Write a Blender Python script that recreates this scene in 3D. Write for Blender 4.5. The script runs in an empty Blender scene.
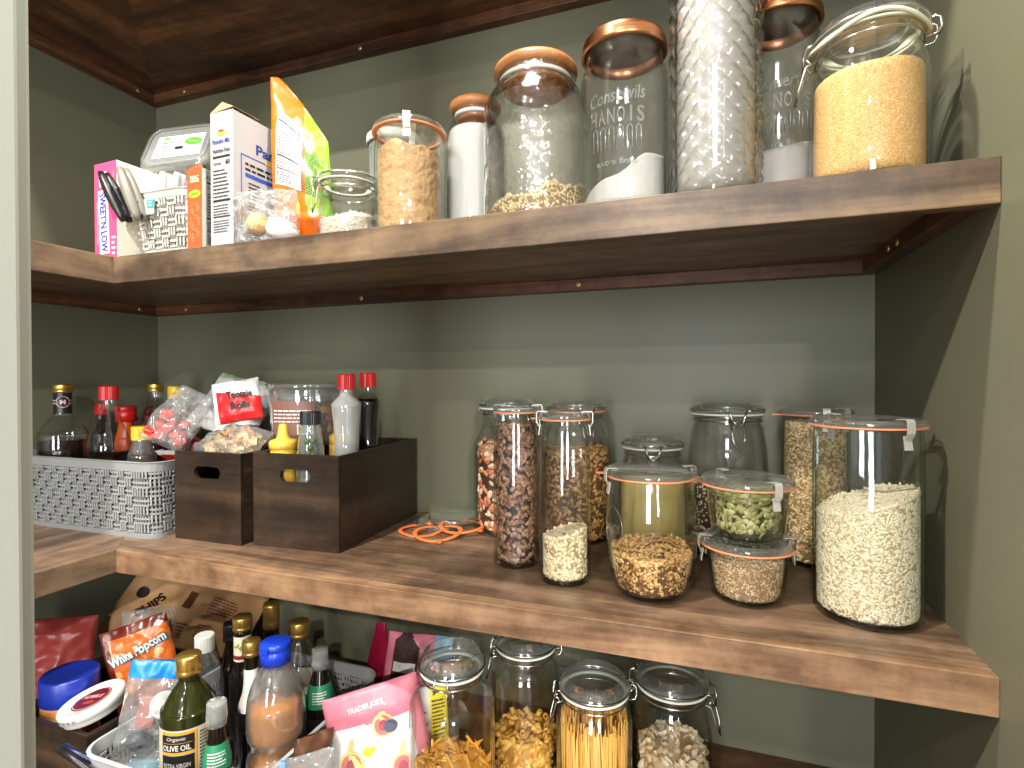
import bpy, math, random
import numpy as np
from mathutils import Vector, Matrix, noise
SC = bpy.context.scene
COL = SC.collection
PI = math.pi
def R(d): return math.radians(d)

# ------------------------------------------------------------ camera
cam_d = bpy.data.cameras.new('camera'); cam = bpy.data.objects.new('camera', cam_d); COL.objects.link(cam)
YAW, PIT, ROL = 0.33962, -0.00754, -0.00374
fw = Vector((-math.sin(YAW)*math.cos(PIT), math.cos(YAW)*math.cos(PIT), math.sin(PIT)))
rt = Vector((math.cos(YAW), math.sin(YAW), 0)); up = rt.cross(fw)
r2 = rt*math.cos(ROL)+up*math.sin(ROL); u2 = -rt*math.sin(ROL)+up*math.cos(ROL)
CAM = Vector((1.29786, -0.98781, 0.00922))
cam.matrix_world = Matrix(((r2.x, u2.x, -fw.x, CAM.x), (r2.y, u2.y, -fw.y, CAM.y), (r2.z, u2.z, -fw.z, CAM.z), (0, 0, 0, 1)))
cam_d.sensor_fit = 'HORIZONTAL'; cam_d.sensor_width = 36; cam_d.lens = 538.9*36/1024; cam_d.clip_start = 0.01
SC.camera = cam

# ------------------------------------------------------------ world, lamps, exposure
SC.view_settings.view_transform = 'Standard'; SC.view_settings.look = 'None'
SC.view_settings.gamma = 1; SC.view_settings.use_curve_mapping = False
SC.view_settings.exposure = 0.62
SC.cycles.use_denoising = True
SC.cycles.max_bounces = 10; SC.cycles.diffuse_bounces = 4; SC.cycles.glossy_bounces = 4
SC.cycles.transmission_bounces = 10; SC.cycles.transparent_max_bounces = 48
SC.cycles.caustics_refractive = True; SC.cycles.caustics_reflective = False
SC.cycles.sample_clamp_indirect = 4.0
w = bpy.data.worlds.new('world'); SC.world = w; w.use_nodes = True
w.node_tree.nodes['Background'].inputs[0].default_value = (0.86, 0.93, 1.0, 1)
w.node_tree.nodes['Background'].inputs[1].default_value = 0.22
def lamp(x, y, z, size, power, col=(1, .95, .87)):
    l = bpy.data.lights.new('downlight', 'AREA'); l.shape = 'DISK'; l.size = size; l.energy = power; l.color = col
    o = bpy.data.objects.new('downlight', l); COL.objects.link(o); o.location = (x, y, z); return o
CEIL = 1.12
lamp(1.08, -0.53, CEIL-.01, .05, 14)
lamp(0.62, -1.23, CEIL-.01, .06, 28)
lamp(1.15, -2.14, CEIL-.01, .07, 14)
lamp(1.00, -3.08, CEIL-.01, .08, 18)
lamp(2.55, -3.00, CEIL-.01, .08, 80)
lamp(1.85, -3.95, CEIL-.01, .09, 50)
def fill_light(x, y, z, sx, sz, power, col):   # unseen area light, added for streak highlights on the jars and front fill
    l = bpy.data.lights.new('front_fill', 'AREA'); l.shape = 'RECTANGLE'; l.size = sx; l.size_y = sz; l.energy = power; l.color = col
    o = bpy.data.objects.new('front_fill', l); COL.objects.link(o); o.location = (x, y, z); o.rotation_euler = (R(90), 0, 0); return o
fill_light(1.20, -4.2, 0.0, .7, 1.8, 50, (.93, .97, 1))
fill_light(3.0, -3.9, 0.1, .6, 1.5, 50, (.93, .97, 1))

# ------------------------------------------------------------ materials
MATS = {}
def new_mat(name):
    m = bpy.data.materials.new(name); m.use_nodes = True; MATS[name] = m
    nt = m.node_tree; b = nt.nodes['Principled BSDF']; return m, nt, b
def srgb(c):
    if isinstance(c, str): c = tuple(int(c[i:i+2], 16) for i in (0, 2, 4))
    return tuple((x/255/12.92 if x/255 <= .04045 else ((x/255+.055)/1.055)**2.4) for x in c)+(1,)
def plain(name, col, rough=.5, metal=0, spec=.5, bump=None, coat=0, var=None, sss=0, trans=0, alpha=1):
    """bump=(scale, strength, distance), var=(scale, amount)"""
    if name in MATS: return MATS[name]
    m, nt, b = new_mat(name); c = srgb(col)
    b.inputs['Base Color'].default_value = c; b.inputs['Roughness'].default_value = rough
    b.inputs['Metallic'].default_value = metal; b.inputs['Specular IOR Level'].default_value = spec
    b.inputs['Coat Weight'].default_value = coat; b.inputs['Transmission Weight'].default_value = trans
    b.inputs['Alpha'].default_value = alpha
    if sss: b.inputs['Subsurface Weight'].default_value = sss; b.inputs['Subsurface Scale'].default_value = .004
    tc = nt.nodes.new('ShaderNodeTexCoord')
    if bump:
        n = nt.nodes.new('ShaderNodeTexNoise'); n.inputs['Scale'].default_value = bump[0]; n.inputs['Detail'].default_value = 3
        bp = nt.nodes.new('ShaderNodeBump'); bp.inputs['Strength'].default_value = bump[1]; bp.inputs['Distance'].default_value = bump[2]
        nt.links.new(tc.outputs['Object'], n.inputs['Vector']); nt.links.new(n.outputs['Fac'], bp.inputs['Height']); nt.links.new(bp.outputs['Normal'], b.inputs['Normal'])
    if var:
        n = nt.nodes.new('ShaderNodeTexNoise'); n.inputs['Scale'].default_value = var[0]; n.inputs['Detail'].default_value = 4
        mx = nt.nodes.new('ShaderNodeMix'); mx.data_type = 'RGBA'
        a = var[1]; mx.inputs[6].default_value = tuple(x*(1-a) for x in c[:3])+(1,); mx.inputs[7].default_value = tuple(min(1, x*(1+a)) for x in c[:3])+(1,)
        nt.links.new(tc.outputs['Object'], n.inputs['Vector']); nt.links.new(n.outputs['Fac'], mx.inputs[0]); nt.links.new(mx.outputs[2], b.inputs['Base Color'])
    return m
def ramp(nt, stops):
    r = nt.nodes.new('ShaderNodeValToRGB'); e = r.color_ramp.elements
    while len(e) < len(stops): e.new(.5)
    for i, (p, c) in enumerate(stops): e[i].position = p; e[i].color = srgb(c)
    return r
def wood(name, stops, axis='X', rough=.42, seed=0., fine=1.0, spec=.4):
    """stained pine: long soft figure along one axis, fine grain lines, blotches, a few knots"""
    m, nt, b = new_mat(name); N = nt.nodes.new; L = nt.links.new
    tc = N('ShaderNodeTexCoord'); mp = N('ShaderNodeMapping'); mp.inputs['Location'].default_value = (seed, seed*1.7, seed*.6)
    s = [9.0, 9.0, 9.0]; s['XYZ'.index(axis)] = 1.1; mp.inputs['Scale'].default_value = s
    L(tc.outputs['Object'], mp.inputs['Vector'])
    n1 = N('ShaderNodeTexNoise'); n1.inputs['Scale'].default_value = 1.6; n1.inputs['Detail'].default_value = 5; n1.inputs['Roughness'].default_value = .62; n1.inputs['Distortion'].default_value = 1.2
    L(mp.outputs[0], n1.inputs['Vector'])
    mp2 = N('ShaderNodeMapping'); s2 = [150*fine]*3; s2['XYZ'.index(axis)] = 4; mp2.inputs['Scale'].default_value = s2; L(tc.outputs['Object'], mp2.inputs['Vector'])
    n2 = N('ShaderNodeTexNoise'); n2.inputs['Scale'].default_value = 1.0; n2.inputs['Detail'].default_value = 3; L(mp2.outputs[0], n2.inputs['Vector'])
    n3 = N('ShaderNodeTexNoise'); n3.inputs['Scale'].default_value = 24; n3.inputs['Detail'].default_value = 5; n3.inputs['Roughness'].default_value = .7; L(tc.outputs['Object'], n3.inputs['Vector'])
    a = N('ShaderNodeMath'); a.operation = 'MULTIPLY_ADD'; L(n2.outputs['Fac'], a.inputs[0]); a.inputs[1].default_value = .22; L(n1.outputs['Fac'], a.inputs[2])
    a2 = N('ShaderNodeMath'); a2.operation = 'MULTIPLY_ADD'; L(n3.outputs['Fac'], a2.inputs[0]); a2.inputs[1].default_value = .52; L(a.outputs[0], a2.inputs[2])
    a3 = N('ShaderNodeMath'); a3.operation = 'SUBTRACT'; L(a2.outputs[0], a3.inputs[0]); a3.inputs[1].default_value = .37
    rp = ramp(nt, stops); L(a3.outputs[0], rp.inputs[0]); L(rp.outputs[0], b.inputs['Base Color'])
    b.inputs['Roughness'].default_value = rough; b.inputs['Specular IOR Level'].default_value = spec
    bp = N('ShaderNodeBump'); bp.inputs['Strength'].default_value = .35; bp.inputs['Distance'].default_value = .0008
    L(a2.outputs[0], bp.inputs['Height']); L(bp.outputs['Normal'], b.inputs['Normal'])
    return m
def glass(name, tint=(.93, .96, .94), edge=(.45, .6, .5), rough=.0, refl=1.0, bump=None, voronoi=None, haze=0.0, epow=4):
    """clear glass as a wall one can see and be lit through: a tinted straight-through part plus fresnel reflection; greener where the wall is seen edge-on"""
    m = bpy.data.materials.new(name); m.use_nodes = True; MATS[name] = m
    nt = m.node_tree; N = nt.nodes.new; L = nt.links.new; nt.nodes.remove(nt.nodes['Principled BSDF']); out = nt.nodes['Material Output']
    lw = N('ShaderNodeLayerWeight'); lw.inputs['Blend'].default_value = .5
    pw = N('ShaderNodeMath'); pw.operation = 'POWER'; L(lw.outputs['Facing'], pw.inputs[0]); pw.inputs[1].default_value = epow
    mx = N('ShaderNodeMix'); mx.data_type = 'RGBA'; mx.inputs[6].default_value = tint+(1,); mx.inputs[7].default_value = edge+(1,); L(pw.outputs[0], mx.inputs[0])
    tr = N('ShaderNodeBsdfTransparent'); L(mx.outputs[2], tr.inputs['Color'])
    gl = N('ShaderNodeBsdfGlossy'); gl.inputs['Roughness'].default_value = max(rough, .02); gl.inputs['Color'].default_value = (1, 1, 1, 1)
    fr = N('ShaderNodeLayerWeight'); fr.inputs['Blend'].default_value = .5
    f5 = N('ShaderNodeMath'); f5.operation = 'POWER'; L(fr.outputs['Facing'], f5.inputs[0]); f5.inputs[1].default_value = 4.5
    fm = N('ShaderNodeMath'); fm.operation = 'MULTIPLY_ADD'; fm.use_clamp = True; L(f5.outputs[0], fm.inputs[0]); fm.inputs[1].default_value = .9*refl; fm.inputs[2].default_value = .045*refl
    ms = N('ShaderNodeMixShader'); L(fm.outputs[0], ms.inputs[0]); L(tr.outputs[0], ms.inputs[1]); L(gl.outputs[0], ms.inputs[2])
    last = ms.outputs[0]
    if haze:
        df = N('ShaderNodeBsdfDiffuse'); df.inputs[0].default_value = (.8, .82, .8, 1); m2 = N('ShaderNodeMixShader'); m2.inputs[0].default_value = haze
        L(last, m2.inputs[1]); L(df.outputs[0], m2.inputs[2]); last = m2.outputs[0]
    L(last, out.inputs['Surface'])
    tc = N('ShaderNodeTexCoord')
    bp = N('ShaderNodeBump'); sc, st, di = bump or (28, .25, .0015)
    bp.inputs['Strength'].default_value = st; bp.inputs['Distance'].default_value = di
    n = N('ShaderNodeTexNoise') if not voronoi else N('ShaderNodeTexVoronoi'); n.inputs['Scale'].default_value = sc
    L(tc.outputs['Object'], n.inputs['Vector']); L(n.outputs['Fac' if not voronoi else 'Distance'], bp.inputs['Height'])
    for q in (gl, fr): L(bp.outputs['Normal'], q.inputs['Normal'])
    return m
def grain(name, cols, scale=300, rough=.75, stretch=(1, 1, 1), bump=.0012, strength=.9):
    """loose dry goods: cells of slightly different colours with raised kernels"""
    m, nt, b = new_mat(name); N = nt.nodes.new; L = nt.links.new
    tc = N('ShaderNodeTexCoord'); mp = N('ShaderNodeMapping'); mp.inputs['Scale'].default_value = stretch
    mp.inputs['Rotation'].default_value = (.4, .5, .6)
    L(tc.outputs['Object'], mp.inputs['Vector'])
    v = N('ShaderNodeTexVoronoi'); v.inputs['Scale'].default_value = scale; L(mp.outputs[0], v.inputs['Vector'])
    n = len(cols); rp = ramp(nt, [(i/max(1, n-1), c) for i, c in enumerate(cols)])
    sp = N('ShaderNodeSeparateColor'); L(v.outputs['Color'], sp.inputs[0]); L(sp.outputs[0], rp.inputs[0]); L(rp.outputs[0], b.inputs['Base Color'])
    bp = N('ShaderNodeBump'); bp.inputs['Strength'].default_value = strength; bp.inputs['Distance'].default_value = bump; bp.invert = True
    L(v.outputs['Distance'], bp.inputs['Height']); L(bp.outputs['Normal'], b.inputs['Normal'])
    b.inputs['Roughness'].default_value = rough; b.inputs['Specular IOR Level'].default_value = .25
    return m

M_wall = plain('olive_wall_paint', (108, 108, 88), rough=.42, spec=.35, bump=(160, .25, .0006), var=(3, .05))
M_casing = plain('casing_paint', (188, 193, 183), rough=.4, bump=(200, .15, .0004))
M_ceil = plain('white_ceiling_paint', (215, 214, 208), rough=.8)
M_floor = plain('floor_boards', (120, 96, 74), rough=.5, var=(6, .2))
BRN = [(0., '1f140f'), (.3, '42301f'), (.45, '6b4c36'), (.6, '8f6f55'), (.8, 'a98a6c'), (1., 'c3a583')]
M_shelfX = wood('stained_pine_long', [(0., '1c130d'), (.26, '3d2d21'), (.42, '5d4838'), (.56, '7a614d'), (.74, '96795f'), (.88, 'b08f6e'), (1., 'c8a67e')], 'X', .36)
M_shelfY = wood('stained_pine_wing', [(0., '1c130d'), (.26, '3d2d21'), (.42, '5d4838'), (.56, '7a614d'), (.74, '96795f'), (.88, 'b08f6e'), (1., 'c8a67e')], 'Y', .36, 3.)
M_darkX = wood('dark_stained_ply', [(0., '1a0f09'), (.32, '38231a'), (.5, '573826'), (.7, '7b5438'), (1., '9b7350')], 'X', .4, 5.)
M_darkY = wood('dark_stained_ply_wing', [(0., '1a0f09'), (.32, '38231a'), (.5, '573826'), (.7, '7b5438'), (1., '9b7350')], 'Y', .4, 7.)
M_faceX = wood('stained_fascia', [(0., '1a120d'), (.28, '35281e'), (.44, '4f3f32'), (.58, '685543'), (.76, '80694f'), (.9, '9b7f61'), (1., 'b4966f')], 'X', .4, 11.)
M_faceY = wood('stained_fascia_wing', [(0., '1a120d'), (.28, '35281e'), (.44, '4f3f32'), (.58, '685543'), (.76, '80694f'), (.9, '9b7f61'), (1., 'b4966f')], 'Y', .4, 13.)
M_clear = glass('clear_glass', tint=(.99, .99, .99), edge=(.58, .66, .64))
M_green = glass('greenish_glass', tint=(.985, .988, .984), edge=(.36, .52, .40))
M_base = glass('thick_base_glass', tint=(.70, .80, .72), edge=(.22, .42, .28), refl=2)
M_lid = glass('lid_glass', tint=(.93, .95, .94), edge=(.66, .76, .74), refl=2.4, haze=.035)
M_steel = plain('bright_wire', (200, 198, 190), rough=.22, metal=1)
M_gasket = plain('orange_rubber', (224, 146, 106), rough=.45, sss=.1)
M_white_gasket = plain('white_rubber', (225, 228, 214), rough=.5)
M_black = plain('black_ink', (22, 22, 24), rough=.6)
M_white = plain('white_paper', (214, 213, 207), rough=.55)

# ------------------------------------------------------------ mesh helpers
class MB:
    def __init__(s): s.v = []; s.f = []; s.m = []; s.sm = []
    def add(s, vs, fs, mi=0, smooth=False, M=None):
        o = len(s.v)
        if M is not None: vs = [tuple(M @ Vector(p)) for p in vs]
        s.v += [tuple(p) for p in vs]
        for f in fs: s.f.append(tuple(i+o for i in f)); s.m.append(mi); s.sm.append(smooth)
        return s
    def box(s, a, b, mi=0, M=None):
        (x0, y0, z0), (x1, y1, z1) = a, b
        vs = [(x0, y0, z0), (x1, y0, z0), (x1, y1, z0), (x0, y1, z0), (x0, y0, z1), (x1, y0, z1), (x1, y1, z1), (x0, y1, z1)]
        return s.add(vs, [(0, 3, 2, 1), (4, 5, 6, 7), (0, 1, 5, 4), (1, 2, 6, 5), (2, 3, 7, 6), (3, 0, 4, 7)], mi, False, M)
    def lathe(s, prof, seg=48, mi=0, M=None, smooth=True, sx=1, sy=1, closed=False):
        vs = []; fs = []; n = len(prof); idx = []
        for (r, z) in prof:
            if r < 1e-6: idx.append([len(vs)]*seg); vs.append((0, 0, z))
            else:
                idx.append(list(range(len(vs), len(vs)+seg)))
                for k in range(seg): a = 2*PI*k/seg; vs.append((r*math.cos(a)*sx, r*math.sin(a)*sy, z))
        rng = list(range(n-1))+([n-1] if closed else [])
        for i in rng:
            A, B = idx[i], idx[(i+1) % n]
            for k in range(seg):
                k2 = (k+1) % seg; q = [A[k], A[k2], B[k2], B[k]]; q2 = []
                for t in q:
                    if t not in q2: q2.append(t)
                if len(q2) > 2: fs.append(tuple(q2))
        return s.add(vs, fs, mi, smooth, M)
    def tube(s, pts, r, seg=8, mi=0, closed=False, M=None, flat=1.0):
        P = [Vector(p) for p in pts]; n = len(P); vs = []; fs = []; nrm = None
        for i in range(n):
            a = P[(i-1) % n] if (closed or i) else P[0]; c = P[(i+1) % n] if (closed or i < n-1) else P[-1]
            t = (c-a).normalized()
            if nrm is None:
                h = Vector((0, 0, 1)) if abs(t.z) < .9 else Vector((1, 0, 0)); nrm = (h-t*h.dot(t)).normalized()
            else: nrm = (nrm-t*nrm.dot(t)).normalized()
            bn = t.cross(nrm); rr = r(i/(n-1)) if callable(r) else r
            for k in range(seg): ang = 2*PI*k/seg; vs.append(P[i]+(nrm*math.cos(ang)*flat+bn*math.sin(ang))*rr)
        for i in range(n if closed else n-1):
            for k in range(seg):
                k2 = (k+1) % seg; j = (i+1) % n; fs.append((i*seg+k, i*seg+k2, j*seg+k2, j*seg+k))
        if not closed: fs.append(tuple(range(seg-1, -1, -1))); fs.append(tuple((n-1)*seg+k for k in range(seg)))
        return s.add(vs, fs, mi, True, M)
    def grid(s, fn, nu, nv, mi=0, M=None, smooth=True, wrapu=False):
        cu = nu if wrapu else nu+1
        vs = [fn(i/nu, j/nv) for j in range(nv+1) for i in range(cu)]
        fs = [(j*cu+i, j*cu+(i+1) % cu, (j+1)*cu+(i+1) % cu, (j+1)*cu+i) for j in range(nv) for i in range(nu)]
        return s.add(vs, fs, mi, smooth, M)
    def prism(s, pts, z0, z1, mi=0, M=None):
        n = len(pts); vs = [(x, y, z0) for x, y in pts]+[(x, y, z1) for x, y in pts]
        fs = [tuple(range(n-1, -1, -1)), tuple(range(n, 2*n))]+[(i, (i+1) % n, n+(i+1) % n, n+i) for i in range(n)]
        return s.add(vs, fs, mi, False, M)
    def build(s, name, mats, parent=None, loc=None, rot=None, bevel=0, solid=0, sub=0, coll=True):
        me = bpy.data.meshes.new(name); me.from_pydata(s.v, [], s.f)
        if not isinstance(mats, (list, tuple)): mats = [mats]
        for m in mats: me.materials.append(m)
        me.polygons.foreach_set('material_index', s.m); me.polygons.foreach_set('use_smooth', s.sm); me.update()
        o = bpy.data.objects.new(name, me); COL.objects.link(o)
        if parent: o.parent = parent
        if loc: o.location = loc
        if rot: o.rotation_euler = rot
        if bevel: b = o.modifiers.new('bevel', 'BEVEL'); b.width = bevel; b.segments = 2; b.limit_method = 'ANGLE'
        if solid: b = o.modifiers.new('solid', 'SOLIDIFY'); b.thickness = solid; b.offset = 0
        if sub: b = o.modifiers.new('sub', 'SUBSURF'); b.levels = sub; b.render_levels = sub
        return o
def tag(o, label=None, cat=None, group=None, kind=None):
    if label: o['label'] = label
    if cat: o['category'] = cat
    if group: o['group'] = group
    if kind: o['kind'] = kind
    return o
def thing(name, label, cat, loc=(0, 0, 0), rot=(0, 0, 0), group=None, kind=None):
    o = bpy.data.objects.new(name, None); o.empty_display_size = .02; COL.objects.link(o); o.location = loc; o.rotation_euler = rot
    return tag(o, label, cat, group, kind)
def plane_map(o, ux, uy, off=0.0004):
    """label coordinates (x right, y up, in metres) to a flat face: origin, x direction, y direction"""
    o, ux, uy = Vector(o), Vector(ux).normalized(), Vector(uy).normalized(); n = ux.cross(uy)
    return lambda x, y, k=0: tuple(o+ux*x+uy*y+n*off*(k+1))
def cyl_map(r, a0, z0, off=0.0004):
    """label coordinates wrapped on a cylinder of radius r (or r(z)), x=0 at angle a0"""
    def f(x, y, k=0):
        rr = (r(z0+y) if callable(r) else r); a = a0+x/rr; rr += off*(k+1)
        return (rr*math.cos(a), rr*math.sin(a), z0+y)
    return f
_tx = {}
def text_mesh(s, bold=0.0, italic=0.0, space=1.0):
    key = (s, bold, italic, space)
    if key not in _tx:
        c = bpy.data.curves.new('t', 'FONT'); c.body = s; c.size = 1; c.offset = bold; c.shear = italic; c.space_character = space
        c.align_x = 'CENTER'; c.align_y = 'CENTER'; c.resolution_u = 3
        o = bpy.data.objects.new('t', c); COL.objects.link(o); me = o.to_mesh()
        vs = [(v.co.x, v.co.y) for v in me.vertices]; fs = [tuple(p.vertices) for p in me.polygons]
        o.to_mesh_clear(); bpy.data.objects.remove(o); bpy.data.curves.remove(c)
        _tx[key] = (vs, fs)
    return _tx[key]
class Label(MB):
    """flat print laid on a surface through a mapping f(x, y, layer)"""
    def __init__(s, f): super().__init__(); s.fn = f
    def rect(s, x0, y0, x1, y1, mi=0, k=0, n=1, rot=0):
        n = max(n, min(12, int(abs(x1-x0)/.004)) if abs(x1-x0) < .4 else 6)
        cx, cy = (x0+x1)/2, (y0+y1)/2; c, sn = math.cos(rot), math.sin(rot)
        g = lambda x, y: s.fn(cx+(x-cx)*c-(y-cy)*sn, cy+(x-cx)*sn+(y-cy)*c, k)
        return s.grid(lambda u, v: g(x0+(x1-x0)*u, y0+(y1-y0)*v), n, 1, mi, None, n > 1)
    def poly(s, pts, mi=0, k=0):
        return s.add([s.fn(x, y, k) for x, y in pts], [tuple(range(len(pts)))], mi)
    def disc(s, cx, cy, rx, ry=None, mi=0, k=0, n=20, rot=0):
        ry = ry or rx; c, sn = math.cos(rot), math.sin(rot)
        return s.poly([(cx+rx*math.cos(t)*c-ry*math.sin(t)*sn, cy+rx*math.cos(t)*sn+ry*math.sin(t)*c) for t in [2*PI*i/n for i in range(n)]], mi, k)
    def text(s, t, cx, cy, h, mi=1, k=1, w=None, rot=0, bold=.0, italic=0, sp=1.0):
        vs, fs = text_mesh(t, bold, italic, sp)
        if not vs: return s
        xs = [v[0] for v in vs]; ys = [v[1] for v in vs]; mxx = (min(xs)+max(xs))/2; myy = (min(ys)+max(ys))/2
        sy = h/max(1e-6, max(ys)-min(ys)); sx = (w/(max(xs)-min(xs))) if w else sy; c, sn = math.cos(rot), math.sin(rot)
        P = []
        for x, y in vs:
            X, Y = (x-mxx)*sx, (y-myy)*sy; P.append(s.fn(cx+X*c-Y*sn, cy+X*sn+Y*c, k))
        return s.add(P, fs, mi)
    def lines(s, x0, y0, x1, y1, n, mi=1, k=1, fill=.45, seed=0, rag=.3):
        """rows of small print"""
        rg = random.Random(seed); dy = (y1-y0)/n
        for i in range(n):
            x = x0; xe = x1-(x1-x0)*rag*rg.random()
            while x < xe:
                wl = (x1-x0)*rg.uniform(.05, .16); s.rect(x, y0+i*dy, min(x+wl, xe), y0+i*dy+dy*fill, mi, k); x += wl+(x1-x0)*.025
        return s
    def facts(s, x0, y0, x1, y1, mi=1, k=1, title='Nutrition Facts', seed=0):
        """a nutrition table"""
        W, H = x1-x0, y1-y0
        s.text(title, (x0+x1)/2, y1-H*.045, H*.05, mi, k, w=W*.94, bold=.02)
        s.rect(x0+W*.03, y1-H*.13, x1-W*.03, y1-H*.105, mi, k)
        s.text('Calories', x0+W*.26, y1-H*.19, H*.035, mi, k, w=W*.42, bold=.02); s.text('60', x1-W*.16, y1-H*.185, H*.055, mi, k, bold=.03)
        s.lines(x0+W*.04, y0+H*.42, x1-W*.04, y1-H*.24, 8, mi, k, .4, seed, .35)
        s.rect(x0+W*.03, y0+H*.37, x1-W*.03, y0+H*.395, mi, k)
        s.lines(x0+W*.04, y0+H*.22, x1-W*.04, y0+H*.35, 4, mi, k, .4, seed+1, .3)
        s.rect(x0+W*.03, y0+H*.19, x1-W*.03, y0+H*.205, mi, k)
        s.lines(x0+W*.04, y0+H*.02, x1-W*.04, y0+H*.17, 5, mi, k, .4, seed+2, .3)
        return s

# ------------------------------------------------------------ the room
WX, D, LX = 1.5531, 0.38, 0.4004
def struct(name, mb, mat, bevel=0): return tag(mb.build(name, mat, bevel=bevel), kind='structure')
struct('wall_back', MB().box((-.1, 0, -1.5), (WX+.1, .08, CEIL)), M_wall)
struct('wall_left', MB().box((-.1, -1.25, -1.5), (0, 0, CEIL)), M_wall)
struct('wall_right', MB().box((WX, -.95, -1.5), (WX+.1, 0, CEIL)), M_wall)
struct('floor', MB().box((-2.5, -4.4, -1.52), (4.5, .08, -1.5)), M_floor)
struct('ceiling', MB().box((-2.5, -4.4, CEIL), (4.5, .08, CEIL+.03)), M_ceil)

# ------------------------------------------------------------ shelves: board, wing, fascias, cleats and screws
M_nose = wood('lit_nosing', [(0., '20150e'), (.27, '463323'), (.43, '6c503a'), (.58, '8c6d52'), (.76, 'aa8663'), (1., 'cba57a')], 'X', .36, 17.)  # lighter fascia wood: lamp light on the front edge put into its colour
def shelf(ztop, fas, label, full=True, D=.38, nose=None):
    t = thing('shelf', label, 'shelf', (0, 0, ztop))
    T = .0175; fd = .019; Yw = -.90
    bx = MB().add([(0, 0, 0), (WX, 0, 0), (WX, -D+fd, 0), (LX-fd, -D+fd, 0), (0, 0, -T), (WX, 0, -T), (WX, -D+fd, -T), (LX-fd, -D+fd, -T)],
        [(3, 2, 1, 0), (4, 5, 6, 7), (0, 1, 5, 4), (1, 2, 6, 5), (2, 3, 7, 6), (3, 0, 4, 7)])
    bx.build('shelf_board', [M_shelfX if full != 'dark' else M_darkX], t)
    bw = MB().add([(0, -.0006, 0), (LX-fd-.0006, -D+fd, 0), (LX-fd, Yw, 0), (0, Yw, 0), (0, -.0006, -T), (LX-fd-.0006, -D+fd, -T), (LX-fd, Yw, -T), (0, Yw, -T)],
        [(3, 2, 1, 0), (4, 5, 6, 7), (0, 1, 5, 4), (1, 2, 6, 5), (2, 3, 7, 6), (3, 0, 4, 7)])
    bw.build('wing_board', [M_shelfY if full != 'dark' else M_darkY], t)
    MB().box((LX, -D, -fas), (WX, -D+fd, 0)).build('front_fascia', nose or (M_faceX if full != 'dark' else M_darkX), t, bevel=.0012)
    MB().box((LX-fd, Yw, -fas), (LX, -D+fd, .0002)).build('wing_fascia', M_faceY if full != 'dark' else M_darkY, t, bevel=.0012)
    c = .021
    MB().box((c, -c, -T-c), (WX-c, 0, -T)).build('cleat', M_darkX, t, bevel=.001)
    MB().box((0, Yw, -T-c), (c, 0, -T)).build('cleat', M_darkY, t, bevel=.001)
    MB().box((WX-c, -D+fd, -T-c), (WX, 0, -T)).build('cleat', M_darkY, t, bevel=.001)
    brass = plain('brass_screw', (205, 180, 120), rough=.35, metal=.8)
    for (x, y, rz) in ((.12, -c, 0), (.62, -c, 0), (1.085, -c, 0), (WX-c, -.14, -90), (WX-c, -.175, -90), (c, -.06, 90)):
        s = MB().lathe([(0, .0016), (.0018, .0016), (.0040, .0016), (.0046, .0008), (.0048, 0)], 14)
        s.lathe([(0, .0019), (.0013, .0019), (.0013, .0016)], 6, 1)
        s.build('screw', [brass, M_black], t, (x, y, -T-c/2), (R(90), 0, R(rz)))
    return t
Z0, Z1, Z2, Z3 = .7355, .2107, -.2634, -.6190
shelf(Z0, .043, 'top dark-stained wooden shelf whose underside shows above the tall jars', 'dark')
shelf(Z1, .043, 'upper stained wooden shelf carrying the food boxes and wood-lidded jars')
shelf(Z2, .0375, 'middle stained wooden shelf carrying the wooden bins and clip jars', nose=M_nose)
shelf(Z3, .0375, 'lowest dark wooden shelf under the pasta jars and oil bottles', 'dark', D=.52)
# painted door casing in front of the left wing of the shelves
cz = MB().box((.780, -.815, -1.5), (.905, -.770, CEIL)); cz.box((.905, -.800, -1.5), (.916, -.782, CEIL))
struct('trim_1', cz, M_casing, bevel=.003)

# ------------------------------------------------------------ glass jars and what is in them
def shell(prof, th=.0026, base=.0045):
    base = .0045
    """closed glass wall from an outer profile: outside up, lip, inside down"""
    top = prof[-1]; inner = []
    for (r, z) in prof:
        if z >= base and r > th*1.5: inner.append((r-th, z))
    zi = base; ri = np.interp(base, [p[1] for p in prof], [p[0] for p in prof])-th
    inner = [(0, zi), (ri*.9, zi), (ri-.0005, zi+.002)]+[p for p in inner if p[1] > zi+.004]
    lip = [(top[0]-th*.5, top[1]+.0008)]
    return [(0, prof[0][1]+.0015), (prof[0][0]*.7, prof[0][1]+.0015)]+prof+lip+inner[::-1], inner
def smooth_prof(pts, n=6):
    """Catmull-Rom through profile points"""
    P = [Vector((a, b)) for a, b in pts]; out = []
    for i in range(len(P)-1):
        p0 = P[max(0, i-1)]; p1 = P[i]; p2 = P[i+1]; p3 = P[min(len(P)-1, i+2)]
        for k in range(n):
            t = k/n; q = .5*((2*p1)+(-p0+p2)*t+(2*p0-5*p1+4*p2-p3)*t*t+(-p0+3*p1-3*p2+p3)*t**3); out.append((max(q.x, .0005), min(max(q.y, min(p1.y, p2.y)), max(p1.y, p2.y))))
    out.append(tuple(P[-1])); return out
rng = np.random.default_rng(7)
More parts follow.
